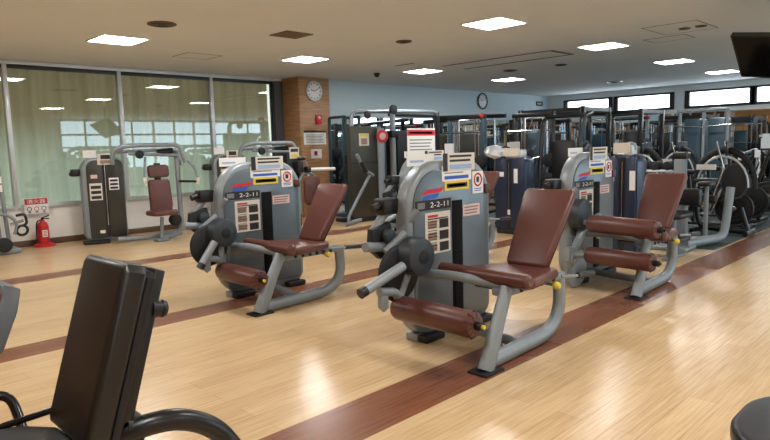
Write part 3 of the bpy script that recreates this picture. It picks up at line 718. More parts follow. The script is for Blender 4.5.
# ------------------------------------------------------------------ cable station with olive panels
cs = thing('cable_station', 'tall dark olive cable station with a silver column beside the pillar', 'gym machine', (8.7, 9.1, 0))
MB().prism(rrect(8.13, 8.86, .08, 1.88, .05), 'y', 9.0, 9.12, .015).build('weight_cover', olive, cs)
MB().box(8.13, 8.86, 8.985, 8.999, 1.16, 1.18).build('panel_seam', black, cs)
MB().tube([(8.92, 8.97, .06), (8.92, 8.97, 1.84)], .085, 16, flat=.7).build('silver_column', silver, cs)
MB().tube([(9.02, 8.99, .06), (9.02, 8.99, 1.88)], .05, 12).build('blue_column', navy, cs)
MB().tube([(9.3, 9.0, .06), (9.3, 9.0, 2.2)], .06, 14).build('pulley_post', silver, cs)
MB().tube(fillet([(8.26, 9.1, 1.86), (8.26, 9.1, 2.17), (10.85, 9.1, 2.22), (10.85, 9.1, 1.9)], .2), .042, 12).build('top_frame', silver, cs)
MB().tube(fillet([(9.3, 9.1, 2.12), (10.85, 9.1, 2.12)], .2), .03, 12).build('top_brace', blackpaint, cs)
MB().disc((9.3, 8.96, 2.22), (0, 1, 0), .1, .05).build('pulley', black, cs); MB().disc((8.62, 9.02, 2.1), (0, 1, 0), .08, .04).build('pulley', black, cs)
for x, z in ((9.3, 1.72), (9.3, .62)): MB().box(x - .1, x + .1, 8.9, 9.08, z - .07, z + .07, .02).build('pulley_carriage', black, cs)
MB().tube([(10.85, 9.1, .06), (10.85, 9.1, 2.2)], .05, 12).build('far_post', blackpaint, cs)
MB().prism(rrect(9.5, 10.1, .1, 1.8, .04), 'y', 9.05, 9.5, .015).build('weight_stack', black, cs)
MB().box(8.1, 10.9, 8.98, 9.5, 0, .07, .01).build('base_frame', blackpaint, cs)
card('instruction_label', 8.35, 8.62, 1.5, 1.74, 8.999, offwhite, [('r', .1, .9, .75, .95, yellow), ('r', .2, .8, .1, .6, skin_ph)], cs)
MB().disc((8.9, 8.9, 1.68), (.3, 1, 0), .13, .012, .003, 24, m=redink).disc((8.9, 8.892, 1.68), (.3, 1, 0), .07, .014, .003, 24, m=pinkp).build('round_sign', redink, cs)
b = MB().tube(fillet([(7.93, 8.62, 1.34), (8.1, 8.62, 1.05), (8.36, 8.64, .93)], .04), .035, 10, m=silver); b.tube([(8.02, 8.6, 1.2), (8.14, 8.6, 1.0)], .048, 10, m=black)
b.tube([(8.3, 8.66, .95), (7.72, 8.66, .2), (7.7, 8.66, .05)], .03, 10); b.build('lever_arm', silver, cs)
MB().tube([(7.66, 8.7, .04), (8.3, 8.98, .05)], .04, 10).build('lever_base', silver, cs)

# ------------------------------------------------------------------ navy towers (face -x)
def navy_tower(x, y0, y1, h, label, name='cable_tower_machine'):
    root = thing(name, label, 'gym machine', (x, (y0 + y1) / 2, 0), 'navy panelled machines')
    ym = (y0 + y1) / 2
    MB().prism(rrect(y0 - .02, y1 + .02, .06, h, (.04, .04, .12, .12)), 'x', x + .02, x + .3, .03).build('tower_shell', navy, root)
    MB().prism(rrect(ym + .03, y1, .1, h - .03, (.02, .02, .02, .1)), 'x', x, x + .05, .01).build('front_panel', navy, root)
    MB().prism(rrect(y0, ym - .03, .1, h - .03, (.02, .02, .1, .02)), 'x', x, x + .05, .01).build('front_panel', navy, root)
    MB().box(x + .01, x + .03, ym - .03, ym + .03, .1, h - .05).build('weight_slot', black, root)
    MB().tube([(x - .004, ym, .35), (x - .004, ym, h - .1)], .007, 8).box(x - .02, x, ym - .02, ym + .02, .32, .4, m=white).build('cable', chrome, root)
    MB().box(x + .0, x + .32, y0 + .02, y1 - .02, 0, .08, .02).build('base_foot', rubber, root)
    MB().box(x - .003, x, ym + .1, ym + .2, h * .74, h * .8).build('small_label', white, root)
    MB().box(x - .003, x, ym - .16, ym - .09, h * .66, h * .84).build('tall_label', white, root)
    MB().box(x + .02, x + .18, y0 + .05, y1 - .18, h - .03, h + .1, .02, m=alu).box(x + .005, x + .02, y0 + .08, ym + .12, h + .0, h + .13, m=offwhite).build('top_card', alu, root)
    return root
n1 = navy_tower(8.5, 5.38, 5.92, 1.26, 'navy machine tower with white papers on top, behind the middle backrest')
MB().lathe((8.62, 6.0, 1.25), (0, -.3, 1), [(.16, 0), (.2, .05), (.17, .13), (.08, .18), (.0, .19)], 20, m=alu).disc((8.66, 5.82, 1.3), (1, .4, 0), .12, .05, m=black).build('cam_cover', alu, n1)
n2 = navy_tower(7.4, 3.14, 3.46, 1.3, 'navy machine tower standing right behind the leg curl machine')
MB().box(7.45, 7.68, 3.2, 3.3, 1.29, 1.38, .01, m=black).disc((7.5, 3.25, 1.37), (1, 0, 0), .07, .05, m=silver).build('cam_cover', black, n2)

# ------------------------------------------------------------------ hip machine with the grey post on the mat
hm = thing('hip_machine', 'machine with a bent grey post and black pads at the edge of the rubber mat', 'gym machine', (9.0, 3.3, 0))
MB().tube(fillet([(9.6, 3.12, .76), (9.48, 3.15, .1), (9.3, 3.17, .07), (8.55, 3.35, .07)], [.2, .06]), .065, 14, flat=.8).build('post_tube', silver, hm)
MB().prism(rrect(8.2, 8.75, 3.3, 3.75, .1), 'z', .42, .5, .03, 3).build('seat', vinyl, hm)
MB().tube([(8.5, 3.5, .04), (8.5, 3.5, .43)], .05, 12).box(8.3, 8.7, 3.25, 3.8, 0, .05, .015).build('seat_post', silver, hm)
b = MB(); b.box(8.85, 8.97, 3.28, 3.78, .55, .78, .03); b.build('upper_pad', vinyl, hm); MB().prism(rrect(9.05, 9.35, 3.22, 3.4, .06), 'z', .8, .86, .02, 3).build('arm_pad', vinyl, hm); MB().tube([(9.2, 3.31, .1), (9.2, 3.31, .8)], .03).build('arm_pad_post', silver, hm)
MB().tube([(8.95, 3.5, .05), (8.95, 3.5, .66)], .04, 10).build('pad_post', silver, hm)
MB().disc((9.35, 3.3, .6), (0, 1, 0), .06, .16, .02, m=vinyl).tube([(8.98, 3.5, .62), (9.35, 3.35, .6)], .025, m=black).build('leg_pad', vinyl, hm)
MB().tube([(8.95, 3.5, .66), (9.2, 3.36, .74)], .025, 10).tube([(9.15, 3.38, .73), (9.3, 3.3, .77)], .032, 10).build('grip_bar', black, hm)
MB().tube([(9.3, 3.2, .04), (9.15, 3.66, .04)], .04).build('base_rail', silver, hm)
hm.location = (9.0, 2.9, .006)
# low bench end beside it
lb = thing('low_bench', 'black padded low bench between the navy tower and the grey post', 'bench', (7.9, 2.85, 0))
MB().prism(rrect(7.65, 8.15, 2.72, 3.0, .1), 'z', .2, .27, .025, 3).build('seat', vinyl, lb)
for x in (7.75, 8.05): MB().tube([(x, 2.86, 0), (x, 2.86, .21)], .025).build('leg', silver, lb)
MB().box(7.62, 8.2, 2.8, 2.9, 0, .03, .01).build('base_rail', silver, lb)

# ------------------------------------------------------------------ cardio row on the rubber mat: bikes with big flywheels facing the aisle
def fan_bike(label, card_m=white):
    root = thing('fan_bike', label, 'exercise bike', (0, 0, 0), 'fan bikes on the rubber mat')
    z = .32
    MB().lathe((0, 0, z), (1, 0, 0), [(.06, -.06), (.22, -.055), (.275, -.03), (.28, 0), (.275, .03), (.22, .055), (.06, .06)], 40).build('flywheel', rubber, root)
    b = MB(); b.torus((-.045, 0, z), (1, 0, 0), .272, .014, 40, 8); b.torus((-.06, 0, z), (1, 0, 0), .19, .008, 32, 6); b.torus((-.062, 0, z), (1, 0, 0), .12, .008, 32, 6); b.build('wheel_guard', alud, root)
    MB().disc((-.07, 0, z), (1, 0, 0), .05, .03).build('hub', chrome, root)
    for s in (-1, 1): MB().tube([(s * .08, 0, z), (s * .09, .5, .62), (s * .09, .85, .32)], .024, 10).build('frame_tube', blackpaint, root)
    MB().tube([(0, .62, .08), (0, .72, .86)], .035, 10).build('seat_post', blackpaint, root)
    MB().prism([(-.05, .5), (.05, .5), (.12, .8), (.08, .86), (-.08, .86), (-.12, .8)], 'z', .86, .94, .025, 3).build('saddle', black, root)
    MB().tube([(0, .22, .45), (0, .02, 1.12)], .035, 10).build('mast', blackpaint, root)
    for s in (-1, 1): MB().tube(fillet([(s * .12, .3, .5), (s * .24, .1, 1.0), (s * .24, .2, 1.16)], .1), .018, 10).tube([(s * .24, .14, 1.08), (s * .24, .22, 1.19)], .024, 10, m=rubber).build('handle', chrome, root)
    b = MB(); b.box(-.13, .13, -.06, .0, 1.08, 1.24, .02); b.build('console', black, root)
    MB().box(-.16, .16, -.075, -.062, 1.1, 1.22, m=card_m).build('console_card', card_m, root)
    MB().disc((.0, .42, .34), (1, 0, 0), .09, .16, .02, 20).build('crank', chrome, root)
    MB().tube([(-.12, .42, .34), (-.14, .36, .22), (-.26, .36, .22)], .02, 8).build('pedal', black, root); MB().tube([(.12, .42, .34), (.14, .48, .46), (.26, .48, .46)], .02, 8).build('pedal', black, root)
    for y, w in ((-.18, .24), (.86, .28)): MB().tube([(-w, y, .035), (w, y, .035)], .035, 10).build('foot_bar', blackpaint, root)
    MB().tube([(0, -.18, .05), (0, .86, .05)], .03, 10).build('base_tube', blackpaint, root)
    return root
fb = fan_bike('black fan bike on the mat, directly right of the bent grey post')
fb.location = (11.0, 3.05, .006)
for x, y, rz, lab in ((12.3, 3.15, 0, 'black fan bike on the mat, second from the bent grey post'), (13.6, 3.2, 0, 'black fan bike on the mat, third from the bent grey post')):
    c = copy_tree(fb, lab); c.location = (x, y, .006); c.rotation_euler = (0, 0, rz)
# arc trainer: big curved cover over a wheel
def arc_trainer(label):
    root = thing('arc_trainer', label, 'exercise machine', (0, 0, 0), 'arc trainers on the rubber mat')
    pts = [(0, .62 * math.cos(a), .72 + .55 * math.sin(a)) for a in [PI * (1.02 - i / 22 * 1.22) for i in range(23)]]
    MB().tube(pts, .04, 10, flat=1.3, up=(0, 0, 1)).build('arched_rail', rubber, root)
    pts = [(-.12, .52 * math.cos(a), .72 + .46 * math.sin(a)) for a in [PI * (1.0 - i / 16) for i in range(17)]]
    MB().tube(pts, .02, 10).build('chrome_rail', alu, root)
    MB().lathe((0, -.22, .8), (1, 0, 0), [(.05, -.09), (.22, -.08), (.27, -.05), (.27, .05), (.22, .08), (.05, .09)], 36).build('wheel_cover', rubber, root)
    MB().torus((-.06, -.22, .8), (1, 0, 0), .255, .014, 36, 8).build('cover_rim', slate, root)
    MB().tube(fillet([(0, .62, .72), (0, .5, .1), (0, -.5, .06)], .15), .05, 12).build('main_frame', blackpaint, root)
    for y in (.55, -.55): MB().tube([(-.3, y, .045), (.3, y, .045)], .045, 10).build('foot_bar', blackpaint, root)
    MB().tube([(0, -.36, .4), (0, -.52, .05)], .05, 10).build('front_leg', blackpaint, root)
    for s in (-1, 1): MB().tube(fillet([(s * .16, .3, .3), (s * .2, -.05, 1.0), (s * .24, .1, 1.4)], .1), .02, 10).build('swing_arm', chrome, root)
    MB().box(-.2, .2, .18, .56, .78, .84, .02).build('seat', vinyl, root)
    MB().box(-.2, .2, -.1, -.06, 1.18, 1.4, .02).tube([(0, -.1, 1.0), (0, -.08, 1.25)], .03).build('console', black, root)
    MB().box(-.24, -.21, .1, .5, .98, 1.06, m=white).build('side_card', white, root)
    return root
at_ = arc_trainer('black arched trainer with a white card, just beyond the bent grey post'); at_.location = (10.25, 3.0, .006); at_.scale = (.75, .68, 1)
for x, y, lab in ((11.8, 4.85, 'black arched trainer in the second row, behind the first fan bikes'), (13.2, 4.7, 'black arched trainer deeper in the second row, behind the far fan bikes')):
    c = copy_tree(at_, lab); c.location = (x, y, .006); c.rotation_euler = (0, 0, -.2)
# treadmills with bright consoles further back
def treadmill(label):
    root = thing('treadmill', label, 'treadmill', (0, 0, 0), 'treadmills at the right')
    MB().box(-.4, .4, -.2, 1.5, .0, .2, .03).build('deck', blackpaint, root)
    MB().box(-.26, .26, -.1, 1.48, .2, .21).build('belt', rubber, root)
    for s in (-1, 1):
        MB().tube(fillet([(s * .36, -.1, .2), (s * .36, -.1, 1.2), (s * .36, .5, 1.05)], .15), .035, 10).build('handrail', alu, root)
    MB().box(-.4, .4, -.2, -.1, 1.15, 1.45, .03).build('console', black, root)
    MB().box(-.36, .36, -.1, -.096, 1.22, 1.5, m=white).build('console_card', white, root)
    MB().box(-.39, -.3, -.215, -.2, 1.2, 1.42).box(-.36, .36, -.216, -.201, 1.2, 1.52, m=white).build('back_card', white, root)
    return root
tm = treadmill('treadmill with a white card on its console, nearest the third fan bike'); tm.location = (16.0, 3.75, .006); tm.rotation_euler = (0, 0, -.7)
for x, y, lab in ((17.6, 3.75, 'treadmill with a white card on its console, close to the right edge'),):
    c = copy_tree(tm, lab); c.location = (x, y, .006); c.rotation_euler = (0, 0, -.7)

# ------------------------------------------------------------------ power racks, crossover and free weights at the far side
def power_rack(w, d, h, name, label, m, cat='rack', bars=2, pull=True):
    root = thing(name, label, cat, (0, 0, 0), 'steel racks at the far side')
    for sx in (-1, 1):
        for sy in (-1, 1):
            b = MB(); b.box(sx * w / 2 - .045, sx * w / 2 + .045, sy * d / 2 - .045, sy * d / 2 + .045, 0, h, .006); b.build('upright', m, root)
    for sx in (-1, 1): MB().box(sx * w / 2 - .04, sx * w / 2 + .04, -d / 2 + .045, d / 2 - .045, h - .1, h - .02).build('top_beam', m, root)
    for sy in (-1, 1): MB().box(-w / 2 + .045, w / 2 - .045, sy * d / 2 - .04, sy * d / 2 + .04, h - .1, h - .02).build('cross_beam', m, root)
    for sx in (-1, 1): MB().box(sx * w / 2 - .05, sx * w / 2 + .05, -d / 2 - .1, d / 2 + .1, 0, .07, .01).build('base_beam', m, root)
    for sy in (-1, 1): MB().box(-w / 2, w / 2, sy * (d / 2 - .1) - .03, sy * (d / 2 - .1) + .03, .55, .62).build('safety_bar', alu, root)
    if pull: MB().tube([(-w / 2, -d / 2 + .05, h - .2), (-w / 2, d / 2 - .05, h - .2)], .02).build('pull_up_bar', chrome, root)
    for sx in (-1, 1): MB().box(sx * w / 2 - .06, sx * w / 2 + .06, d / 2 - .02, d / 2 + .02, 1.2, 1.3).build('bar_hook', alu, root)
    return root
r1 = power_rack(1.2, 1.5, 2.2, 'power_rack', 'black power rack in front of the far corner of the blue wall', blackpaint); r1.location = (12.9, 7.1, .006)
r2 = power_rack(1.2, 1.2, 2.15, 'power_rack', 'black power rack below the widest bright window', blackpaint); r2.location = (14.5, 6.4, .006)
r3 = power_rack(1.0, 1.0, 2.05, 'power_rack', 'black power rack right of the others, beside the teal lat tower', blackpaint); r3.location = (16.7, 5.75, .006)
# barbells lying in the racks
def barbell(x, y0, y1, z, label, loaded=True):
    root = thing('barbell', label, 'barbell', (x, (y0 + y1) / 2, z), 'barbells on the racks')
    MB().tube([(x, y0, z), (x, y1, z)], .016, 10).build('bar', chrome, root)
    for s, yy in ((1, y0 + .22), (-1, y1 - .22)):
        MB().disc((x, yy, z), (0, 1, 0), .22, .05, .01, 28).build('weight_plate', rubber, root)
        MB().disc((x, yy - s * .05, z), (0, 1, 0), .16, .035, .01, 28).build('weight_plate', rubber, root)
barbell(12.2, 6.02, 8.18, 1.28, 'loaded barbell across the rack in front of the far corner')
barbell(13.8, 5.4, 7.4, 1.28, 'loaded barbell across the rack below the widest bright window')
# cable crossover
cx = thing('cable_crossover', 'cable crossover with thick steel posts and a red tipped post, below the blue wall clock', 'gym machine', (12.5, 9.7, 0))
for y, r, m in ((9.04, .085, teal), (10.4, .06, blackpaint)): MB().tube([(12.5, y, 0), (12.5, y, 2.14)], r, 14).build('post', m, cx)
for y in (8.75, 9.35): MB().tube([(12.55, y, 0), (12.55, y, 2.05)], .03, 10).build('guide_rod', chrome, cx)
MB().tube([(12.5, 8.4, 2.12), (12.5, 10.6, 2.18)], .05, 10).build('top_beam', blackpaint, cx)
MB().tube([(12.45, 9.0, 2.02), (12.45, 10.0, 2.0)], .04, 10).build('grip_bar', alu, cx)
MB().tube([(12.42, 9.04, 1.2), (12.4, 8.4, 1.22), (12.4, 9.5, 1.2)], .03, 10).build('swivel_arm', blackpaint, cx)
MB().disc((12.38, 9.04, 2.13), (1, 0, 0), .05, .03).build('red_cap', red, cx)
MB().box(12.4, 12.8, 9.9, 10.2, .1, 1.9, .02).build('weight_stack', black, cx)
MB().box(12.3, 12.8, 8.4, 10.6, 0, .06, .01).build('base_frame', blackpaint, cx)
for y in (9.65, 10.02): MB().disc((12.3, y, 1.25), (1, 0, 0), .16, .14, .04).build('weight_bell', black, cx)
# lat tower with teal shrouds
lt = thing('lat_tower', 'pulldown tower with teal shrouds between the racks and the right mirror', 'gym machine', (13.6, 4.35, 0))
for y in (4.05, 4.55): MB().prism(rrect(y - .18, y + .18, .1, 1.9, .04), 'x', 13.5, 13.9, .015).build('stack_shroud', teal, lt)
for y in (3.82, 4.3, 4.8): MB().tube([(13.45, y, 0), (13.45, y, 2.1)], .035, 10).build('upright', silver, lt)
MB().tube([(13.4, 3.8, 2.08), (13.4, 4.85, 2.08)], .035, 10).build('top_beam', silver, lt)
MB().tube([(13.3, 3.7, 1.75), (13.3, 4.3, 1.7), (13.3, 4.9, 1.75)], .018, 10).build('pull_bar', chrome, lt)
MB().box(13.3, 14.0, 3.75, 4.9, 0, .06, .01).build('base_frame', blackpaint, lt)
MB().box(13.2, 13.6, 4.15, 4.45, .45, .53, .02).tube([(13.42, 4.3, .05), (13.42, 4.3, .46)], .03, m=alu).build('seat', vinyl, lt)
MB().box(13.494, 13.499, 4.0, 4.12, 1.0, 1.18).build('small_label', white, lt)
for c in children(lt):
    pass
lt.location = (15.0, 4.85, 0)
# plate-loaded press near the mat with teal cover
pl = thing('plate_press', 'black plate loaded press with steel posts in front of the power racks', 'gym machine', (11.2, 5.6, 0))
for y in (5.2, 6.0): MB().tube(fillet([(11.0, y, .04), (11.2, y, 1.9), (11.6, y, 2.0)], .15), .045, 10).build('upright', blackpaint, pl)
MB().tube([(11.3, 5.2, 1.95), (11.3, 6.0, 1.95)], .035, 10).build('top_beam', blackpaint, pl)
MB().prism(rrect(5.35, 5.85, .6, 1.5, .08), 'x', 11.25, 11.35, .03).build('backrest', vinyl, pl)
MB().prism(rrect(10.75, 11.25, 5.38, 5.82, .08), 'z', .45, .54, .03).build('seat', vinyl, pl)
MB().box(10.9, 11.1, 5.5, 5.7, 0, .46, .02).build('seat_post', blackpaint, pl)
for y in (5.05, 6.15):
    MB().disc((10.95, y, 1.15), (0, 1, 0), .2, .06).build('weight_plate', rubber, pl)
    MB().tube([(11.15, y, 1.4), (10.7, y, 1.1)], .02).build('press_arm', chrome, pl)
for y in (5.05, 6.15): MB().tube([(10.95, min(y, 5.2 if y < 5.6 else y), 1.15), (11.12, 5.2 if y < 5.6 else 6.0, 1.2)], .02).build('plate_peg', chrome, pl)
MB().box(10.85, 11.7, 5.1, 6.1, 0, .05, .01).build('base_frame', blackpaint, pl)

pl.location = (10.8, 6.0, 0)
# dumbbell rack with dumbbells
dr = thing('dumbbell_rack', 'steel dumbbell rack behind the leg curl backrest', 'rack', (10.1, 3.9, 0))
for y in (3.62, 4.27): MB().box(9.95, 10.35, y - .03, y + .03, 0, 1.0, .006).build('side_frame', blackpaint, dr)
for z in (.35, .65, .95): MB().box(9.92, 10.3, 3.57, 4.31, z, z + .025, .004).build('tray', alu, dr)
def dumbbell(x, y, z, label, s=1.0):
    root = thing('dumbbell', label, 'dumbbell', (x, y, z), 'dumbbells on the rack')
    MB().tube([(x - .1 * s, y, z), (x + .1 * s, y, z)], .016, 10).build('grip', chrome, root)
    for sg in (-1, 1): MB().disc((x + sg * .085 * s, y, z), (1, 0, 0), .07 * s, .075 * s, .012, 16).build('head', rubber, root)
k = 0
words_y = ('left', 'middle', 'right'); words_z = ('bottom', 'middle', 'top')
for zi, z in enumerate((.375, .675, .975)):
    for yi, y in enumerate((4.15, 3.95, 3.75)):
        dumbbell(10.11, y, z + .073, 'black dumbbell on the %s tray of the dumbbell rack, %s one of three' % (words_z[zi], words_y[yi]))
# grey post with black cap beside it
gp = thing('machine_post', 'pale grey square post with a black cap behind the leg curl backrest', 'post', (9.1, 4.0, 0))
MB().box(9.02, 9.18, 3.84, 3.98, 0.05, 1.16, .012).build('post_body', silver, gp)
MB().box(9.0, 9.2, 3.8, 4.0, 1.16, 1.26, .02).build('post_cap', black, gp)
MB().box(8.92, 9.28, 3.72, 4.08, 0, .055, .01).build('post_base', blackpaint, gp)

gp.location = (9.62, 3.5, .006)
# weight trees with plates between the machines
def plate_tree(x, y, label):
    root = thing('plate_tree', label, 'rack', (x, y, 0), 'plate trees')
    MB().box(x - .05, x + .05, y - .05, y + .05, 0, 1.2, .006).build('post', blackpaint, root)
    MB().box(x - .3, x + .3, y - .3, y + .3, 0, .05, .01).build('base', blackpaint, root)
    for z in (.3, .7, 1.08):
        MB().tube([(x - .3, y, z), (x + .05, y, z)], .02).build('peg', chrome, root)
        for j in range(2): MB().disc((x - .12 - j * .08, y, z), (1, 0, 0), .2 - .05 * (z > 1), .05, .01, 24).build('weight_plate', rubber, root)
plate_tree(9.5, 7.3, 'plate tree loaded with black discs, left of the plate loaded press')
plate_tree(9.7, 6.35, 'plate tree loaded with black discs, right behind the navy tower')
plate_tree(12.6, 5.95, 'plate tree loaded with black discs, at the foot of the racks')
plate_tree(11.65, 3.15, 'plate tree loaded with black discs, between the two nearest fan bikes')
def stored_plate(x, y, z, r):
    solo('weight_plate', MB().disc((x, y, z), (1, 0, 0), r, .05, .012, 26).disc((x, y, z), (1, 0, 0), .04, .062, .004, 14, m=chrome), rubber, 'black weight plate with a steel hub hanging on the front of a rack', 'weight plate', 'plates on the power racks')
for x, ys in ((12.2, (6.75, 7.45)), (13.85, (6.15, 6.65))):
    for y in ys:
        for z, r in ((.45, .2), (.86, .17)): stored_plate(x - .04, y, z, r)
for root, x0, x1, ys in ((r1, 12.1912, 12.3, (6.75, 7.45)), (r2, 13.8412, 13.95, (6.15, 6.65))):
    for y in ys:
        for z in (.45, .86):
            L0 = Vector(root.location); a = Vector((x0, y, z)) - L0; c = Vector((x1, y, z)) - L0
            o = MB().tube([a, c], .014, 8).build('plate_peg', chrome); o.parent = root
    for z in (.45, .86):
        o = MB().box(x1 - L0.x - .01, x1 - L0.x + .03, ys[0] - L0.y - .45, ys[1] - L0.y + .45, z - L0.z - .03, z - L0.z + .03).build('cross_beam', blackpaint); o.parent = root
# lat frame near the far blue wall
for i, (x, y, lab) in enumerate(((10.8, 8.25, 'multi gym frame with chrome rods between the plate trees and the crossover'), (11.6, 7.1, 'multi gym frame with chrome rods left of the black power racks'), (11.55, 9.6, 'black multi gym frame left of the cable crossover, under the blue wall'), (14.2, 8.9, 'black multi gym frame right of the cable crossover'), (13.7, 10.3, 'multi gym frame against the mirror right of the cable crossover'), (15.8, 9.0, 'black multi gym frame in the far corner under the first bright window'), (16.6, 7.2, 'black multi gym frame under the widest bright window'), (17.3, 9.9, 'black multi gym frame farthest back in the corner of the mirrors'))):
    mg = thing('multi_gym', lab, 'gym machine', (x, y, 0), 'multi gym frames')
    for yy in (y - .45, y + .45): MB().box(x - .04, x + .04, yy - .04, yy + .04, 0, 2.08, .006).build('upright', (teal, blackpaint, silver, blackpaint)[i % 4], mg)
    MB().box(x - .05, x + .05, y - .5, y + .5, 2.0, 2.09, .006).build('top_beam', blackpaint, mg)
    MB().box(x + .05, x + .3, y - .2, y + .2, .1, 1.7, .02).build('weight_stack', (darkpanel, teal, olive)[i % 3], mg)
    for yy in (y - .3, y - .22, y + .22, y + .3): MB().tube([(x + .02, yy, .06), (x + .02, yy, 2.0)], .016, 8).build('guide_rod', chrome, mg)
    MB().box(x - .5, x - .1, y - .18, y + .18, .45, .53, .02).tube([(x - .3, y, .05), (x - .3, y, .46)], .03, m=alu).build('seat', vinyl, mg)
    MB().box(x - .55, x + .35, y - .5, y + .5, 0, .06, .01).build('base_frame', blackpaint, mg)
    MB().disc((x - .06, y - .45, 2.06), (1, 0, 0), .05, .03, m=(red if i % 2 == 0 else black)).build('end_cap', black, mg); MB().box(x - .07, x - .045, y + .3, y + .55, 1.25, 1.5, m=white).build('small_card', white, mg)
    for zz in (.7, 1.1): MB().disc((x - .12, y - .45, zz), (1, 0, 0), .14, .12, .02, m=rubber).build('weight_disc', rubber, mg)
    MB().tube([(x - .2, y - .5, 1.72), (x - .2, y + .5, 1.72)], .016, 8).tube([(x - .2, y, 1.72), (x, y, 2.02)], .006, 6).build('pull_bar', chrome, mg)

# ------------------------------------------------------------------ foreground: black bench machine
fbm = thing('bench_machine', 'black upholstered bench machine cut by the bottom left edge, closest to the camera', 'gym bench', (.6, 2.05, 0))
ang = math.atan2(.17, .56)
def inc(): b = MB(); b.M = Matrix.Translation((.635, 2.07, .56)) @ Matrix.Rotation(ang, 4, 'Y'); return b
bo = inc().prism([(-.17, .02), (-.15, 0), (.145, 0), (.165, .02), (.17, .55), (.15, .572), (-.155, .572), (-.175, .55)], 'x', -.036, .05, .022, 4).build('backrest', vinyl, fbm)
inc().prism([(-.168, .03), (.16, .03), (.165, .54), (.145, .56), (-.15, .56), (-.172, .54)], 'x', .044, .072, .006, 2).build('back_board', vinyls, bo)
inc().box(.074, .112, -.15, .12, -.1, .57, .008).build('back_frame', blackpaint, fbm)
for z in (.44, .06): inc().tube([(.1, -.13, z), (.13, -.135, z + .004)], [.034, .026], 12).lathe((.125, -.135, z + .004), (1, 0, .1), [(.026, 0), (.03, .006), (.026, .018), (.012, .026)], 14).build('adjuster_knob', black, fbm)
MB().prism([(.0, 1.86), (.5, 1.86), (.58, 1.9), (.63, 2.02), (.62, 2.16), (.54, 2.27), (.4, 2.32), (.0, 2.33)], 'z', .48, .575, .03, 4).build('seat', vinyl, fbm)
MB().tube(fillet([(.7, 1.96, .55), (.8, 1.92, .585), (.92, 1.9, .575), (1.05, 1.9, .49), (1.16, 1.9, .3), (1.2, 1.9, .04)], .08, 5), .036, 16).build('rear_arch', blackpaint, fbm)
MB().box(1.1, 1.3, 1.8, 2.0, 0, .045, .012).build('rear_foot', rubber, fbm)
b = MB(); b.box(.18, .9, 2.02, 2.1, .36, .42, .01); b.box(.25, .33, 2.02, 2.1, .04, .47, .01); b.box(.72, .8, 1.92, 2.1, .36, .62, .01); b.build('main_frame', blackpaint, fbm)
MB().box(.2, .4, 1.86, 2.26, 0, .045, .012).build('front_foot', rubber, fbm)
MB().tube(fillet([(.2, 2.5, .6), (.56, 2.5, .615), (.575, 2.42, .5), (.56, 2.36, .42), (.5, 2.1, .4)], .06), .017, 12).build('side_handle', darkchrome, fbm)
MB().tube([(.25, 2.36, .5), (.46, 2.31, .565), (.63, 2.24, .6)], .012, 10).build('side_rail', darkchrome, fbm)
# machine seat at the left edge
ls = thing('seated_exercise_machine', 'brown padded machine seat with grey shell at the far left edge', 'gym machine', (.4, 2.98, 0))
def inl(): b = MB(); b.M = Matrix.Translation((.47, 2.95, .43)) @ Matrix.Rotation(math.radians(24), 4, 'Y'); return b
inl().prism(rrect(-.18, .18, .04, .53, .06), 'x', -.11, -.04, .02, 3).build('backrest', leather, ls)
inl().prism([(-.2, .3), (-.1, .2), (.1, .2), (.2, .3), (.19, .46), (.13, .545), (-.13, .545), (-.19, .46)], 'x', -.05, .025, .012, 3).build('back_shell', seatgrey, ls)
b = inl()
for y, z in ((-.17, .44), (-.17, .32), (.17, .44), (.17, .32)): b.disc((.026, y, z), (1, 0, 0), .009, .006, .002, 10)
b.build('shell_screw', chrome, ls)
MB().prism(rrect(.1, .5, 2.75, 3.15, .08), 'z', .42, .5, .03, 3).build('seat', leather, ls)
MB().tube(fillet([(.57, 2.88, .72), (.54, 2.88, .4), (.5, 2.9, .02)], .1), .045, 14, flat=.8).build('back_post', seatgrey, ls)
MB().tube([(.3, 2.95, .02), (.3, 2.95, .44)], .04, 12).build('seat_post', seatgrey, ls)
MB().box(.05, .62, 2.82, 3.06, 0, .05, .012).build('base_frame', seatgrey, ls)
# bench end at the bottom right corner
rb = thing('flat_bench', 'dark rounded bench end in the bottom right corner', 'gym bench', (2.45, .2, 0))
MB().prism(rrect(2.16, 2.8, -.7, .65, (.1, .1, .26, .26), 10), 'z', .38, .455, .025, 4).build('bench_pad', vinyls, rb)
MB().prism(rrect(2.2, 2.76, -.68, .61, (.1, .1, .25, .25), 10), 'z', .36, .382).build('pad_board', black, rb)
for y in (.3, -.5): MB().tube([(2.48, y, .03), (2.48, y, .37)], .04).build('leg', blackpaint, rb)
for y in (.3, -.5): MB().box(2.3, 2.66, y - .04, y + .04, 0, .04, .01).build('foot_bar', blackpaint, rb)

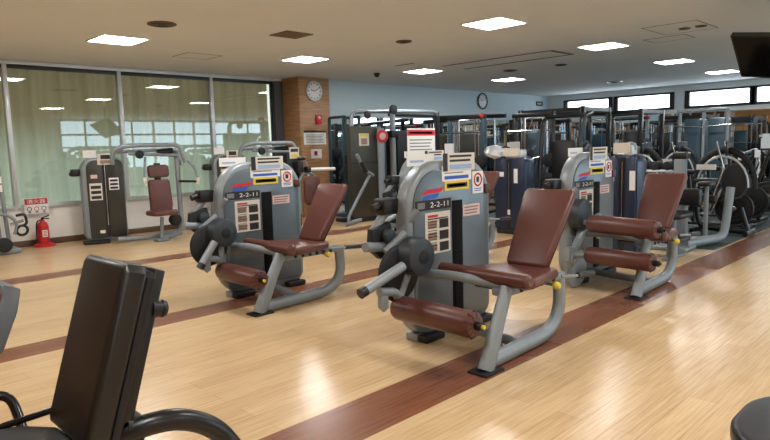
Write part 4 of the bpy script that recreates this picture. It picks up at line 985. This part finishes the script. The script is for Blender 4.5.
# cable machine at the left window edge
lc = thing('cable_machine', 'silver cable machine with black loops at the left edge beside the extinguisher', 'gym machine', (2.6, 10.7, 0))
MB().tube([(2.5, 10.8, .05), (2.42, 10.8, 1.75)], .045, 12).build('post', silver, lc)
MB().tube([(2.62, 10.75, .05), (2.55, 10.75, 1.6)], .03, 12).build('guide_rod', silver, lc)
for z in (.95, 1.08): MB().box(2.5, 2.58, 10.69, 10.7, z, z + .1).build('small_label', white, lc)
MB().prism(rrect(2.1, 2.4, .1, 1.7, .05), 'y', 10.7, 11.0, .02).build('weight_cover', darkpanel, lc)
MB().tube(fillet([(2.45, 10.7, .62), (2.62, 10.6, .6), (2.72, 10.6, .45), (2.66, 10.6, .3)], .08), .025, 10).build('lever_arm', silver, lc)
b = MB(); b.torus((2.77, 10.6, .35), (0, 1, .2), .075, .02, 24, 8); b.tube(fillet([(2.7, 10.6, .58), (2.82, 10.58, .6), (2.84, 10.58, .45), (2.78, 10.6, .42)], .05), .02, 10); b.build('hand_loop', black, lc)
MB().tube([(2.62, 10.62, .45), (2.8, 10.6, .5)], .02, 10).build('pivot_bar', chrome, lc)
MB().box(2.1, 2.75, 10.65, 11.05, 0, .08, .02).build('base_frame', silver, lc)
MB().disc((2.5, 10.55, .16), (0, 1, 0), .11, .06).build('weight_disc', rubber, lc)

# ------------------------------------------------------------------ world and view
w = bpy.data.worlds.new('world'); SC.world = w; w.use_nodes = True
w.node_tree.nodes['Background'].inputs['Color'].default_value = (.92, .96, .9, 1)
w.node_tree.nodes['Background'].inputs['Strength'].default_value = .55
SC.view_settings.view_transform = 'Standard'; SC.view_settings.look = 'None'; SC.view_settings.exposure = 1.45; SC.view_settings.gamma = 1
SC.view_settings.use_curve_mapping = False
SC.cycles.max_bounces = 8; SC.cycles.diffuse_bounces = 4; SC.cycles.glossy_bounces = 4; SC.cycles.transparent_max_bounces = 12; SC.cycles.sample_clamp_indirect = 6
SC.cycles.use_denoising = True
for o in bpy.data.objects:
    if 'o' in o: del o['o']
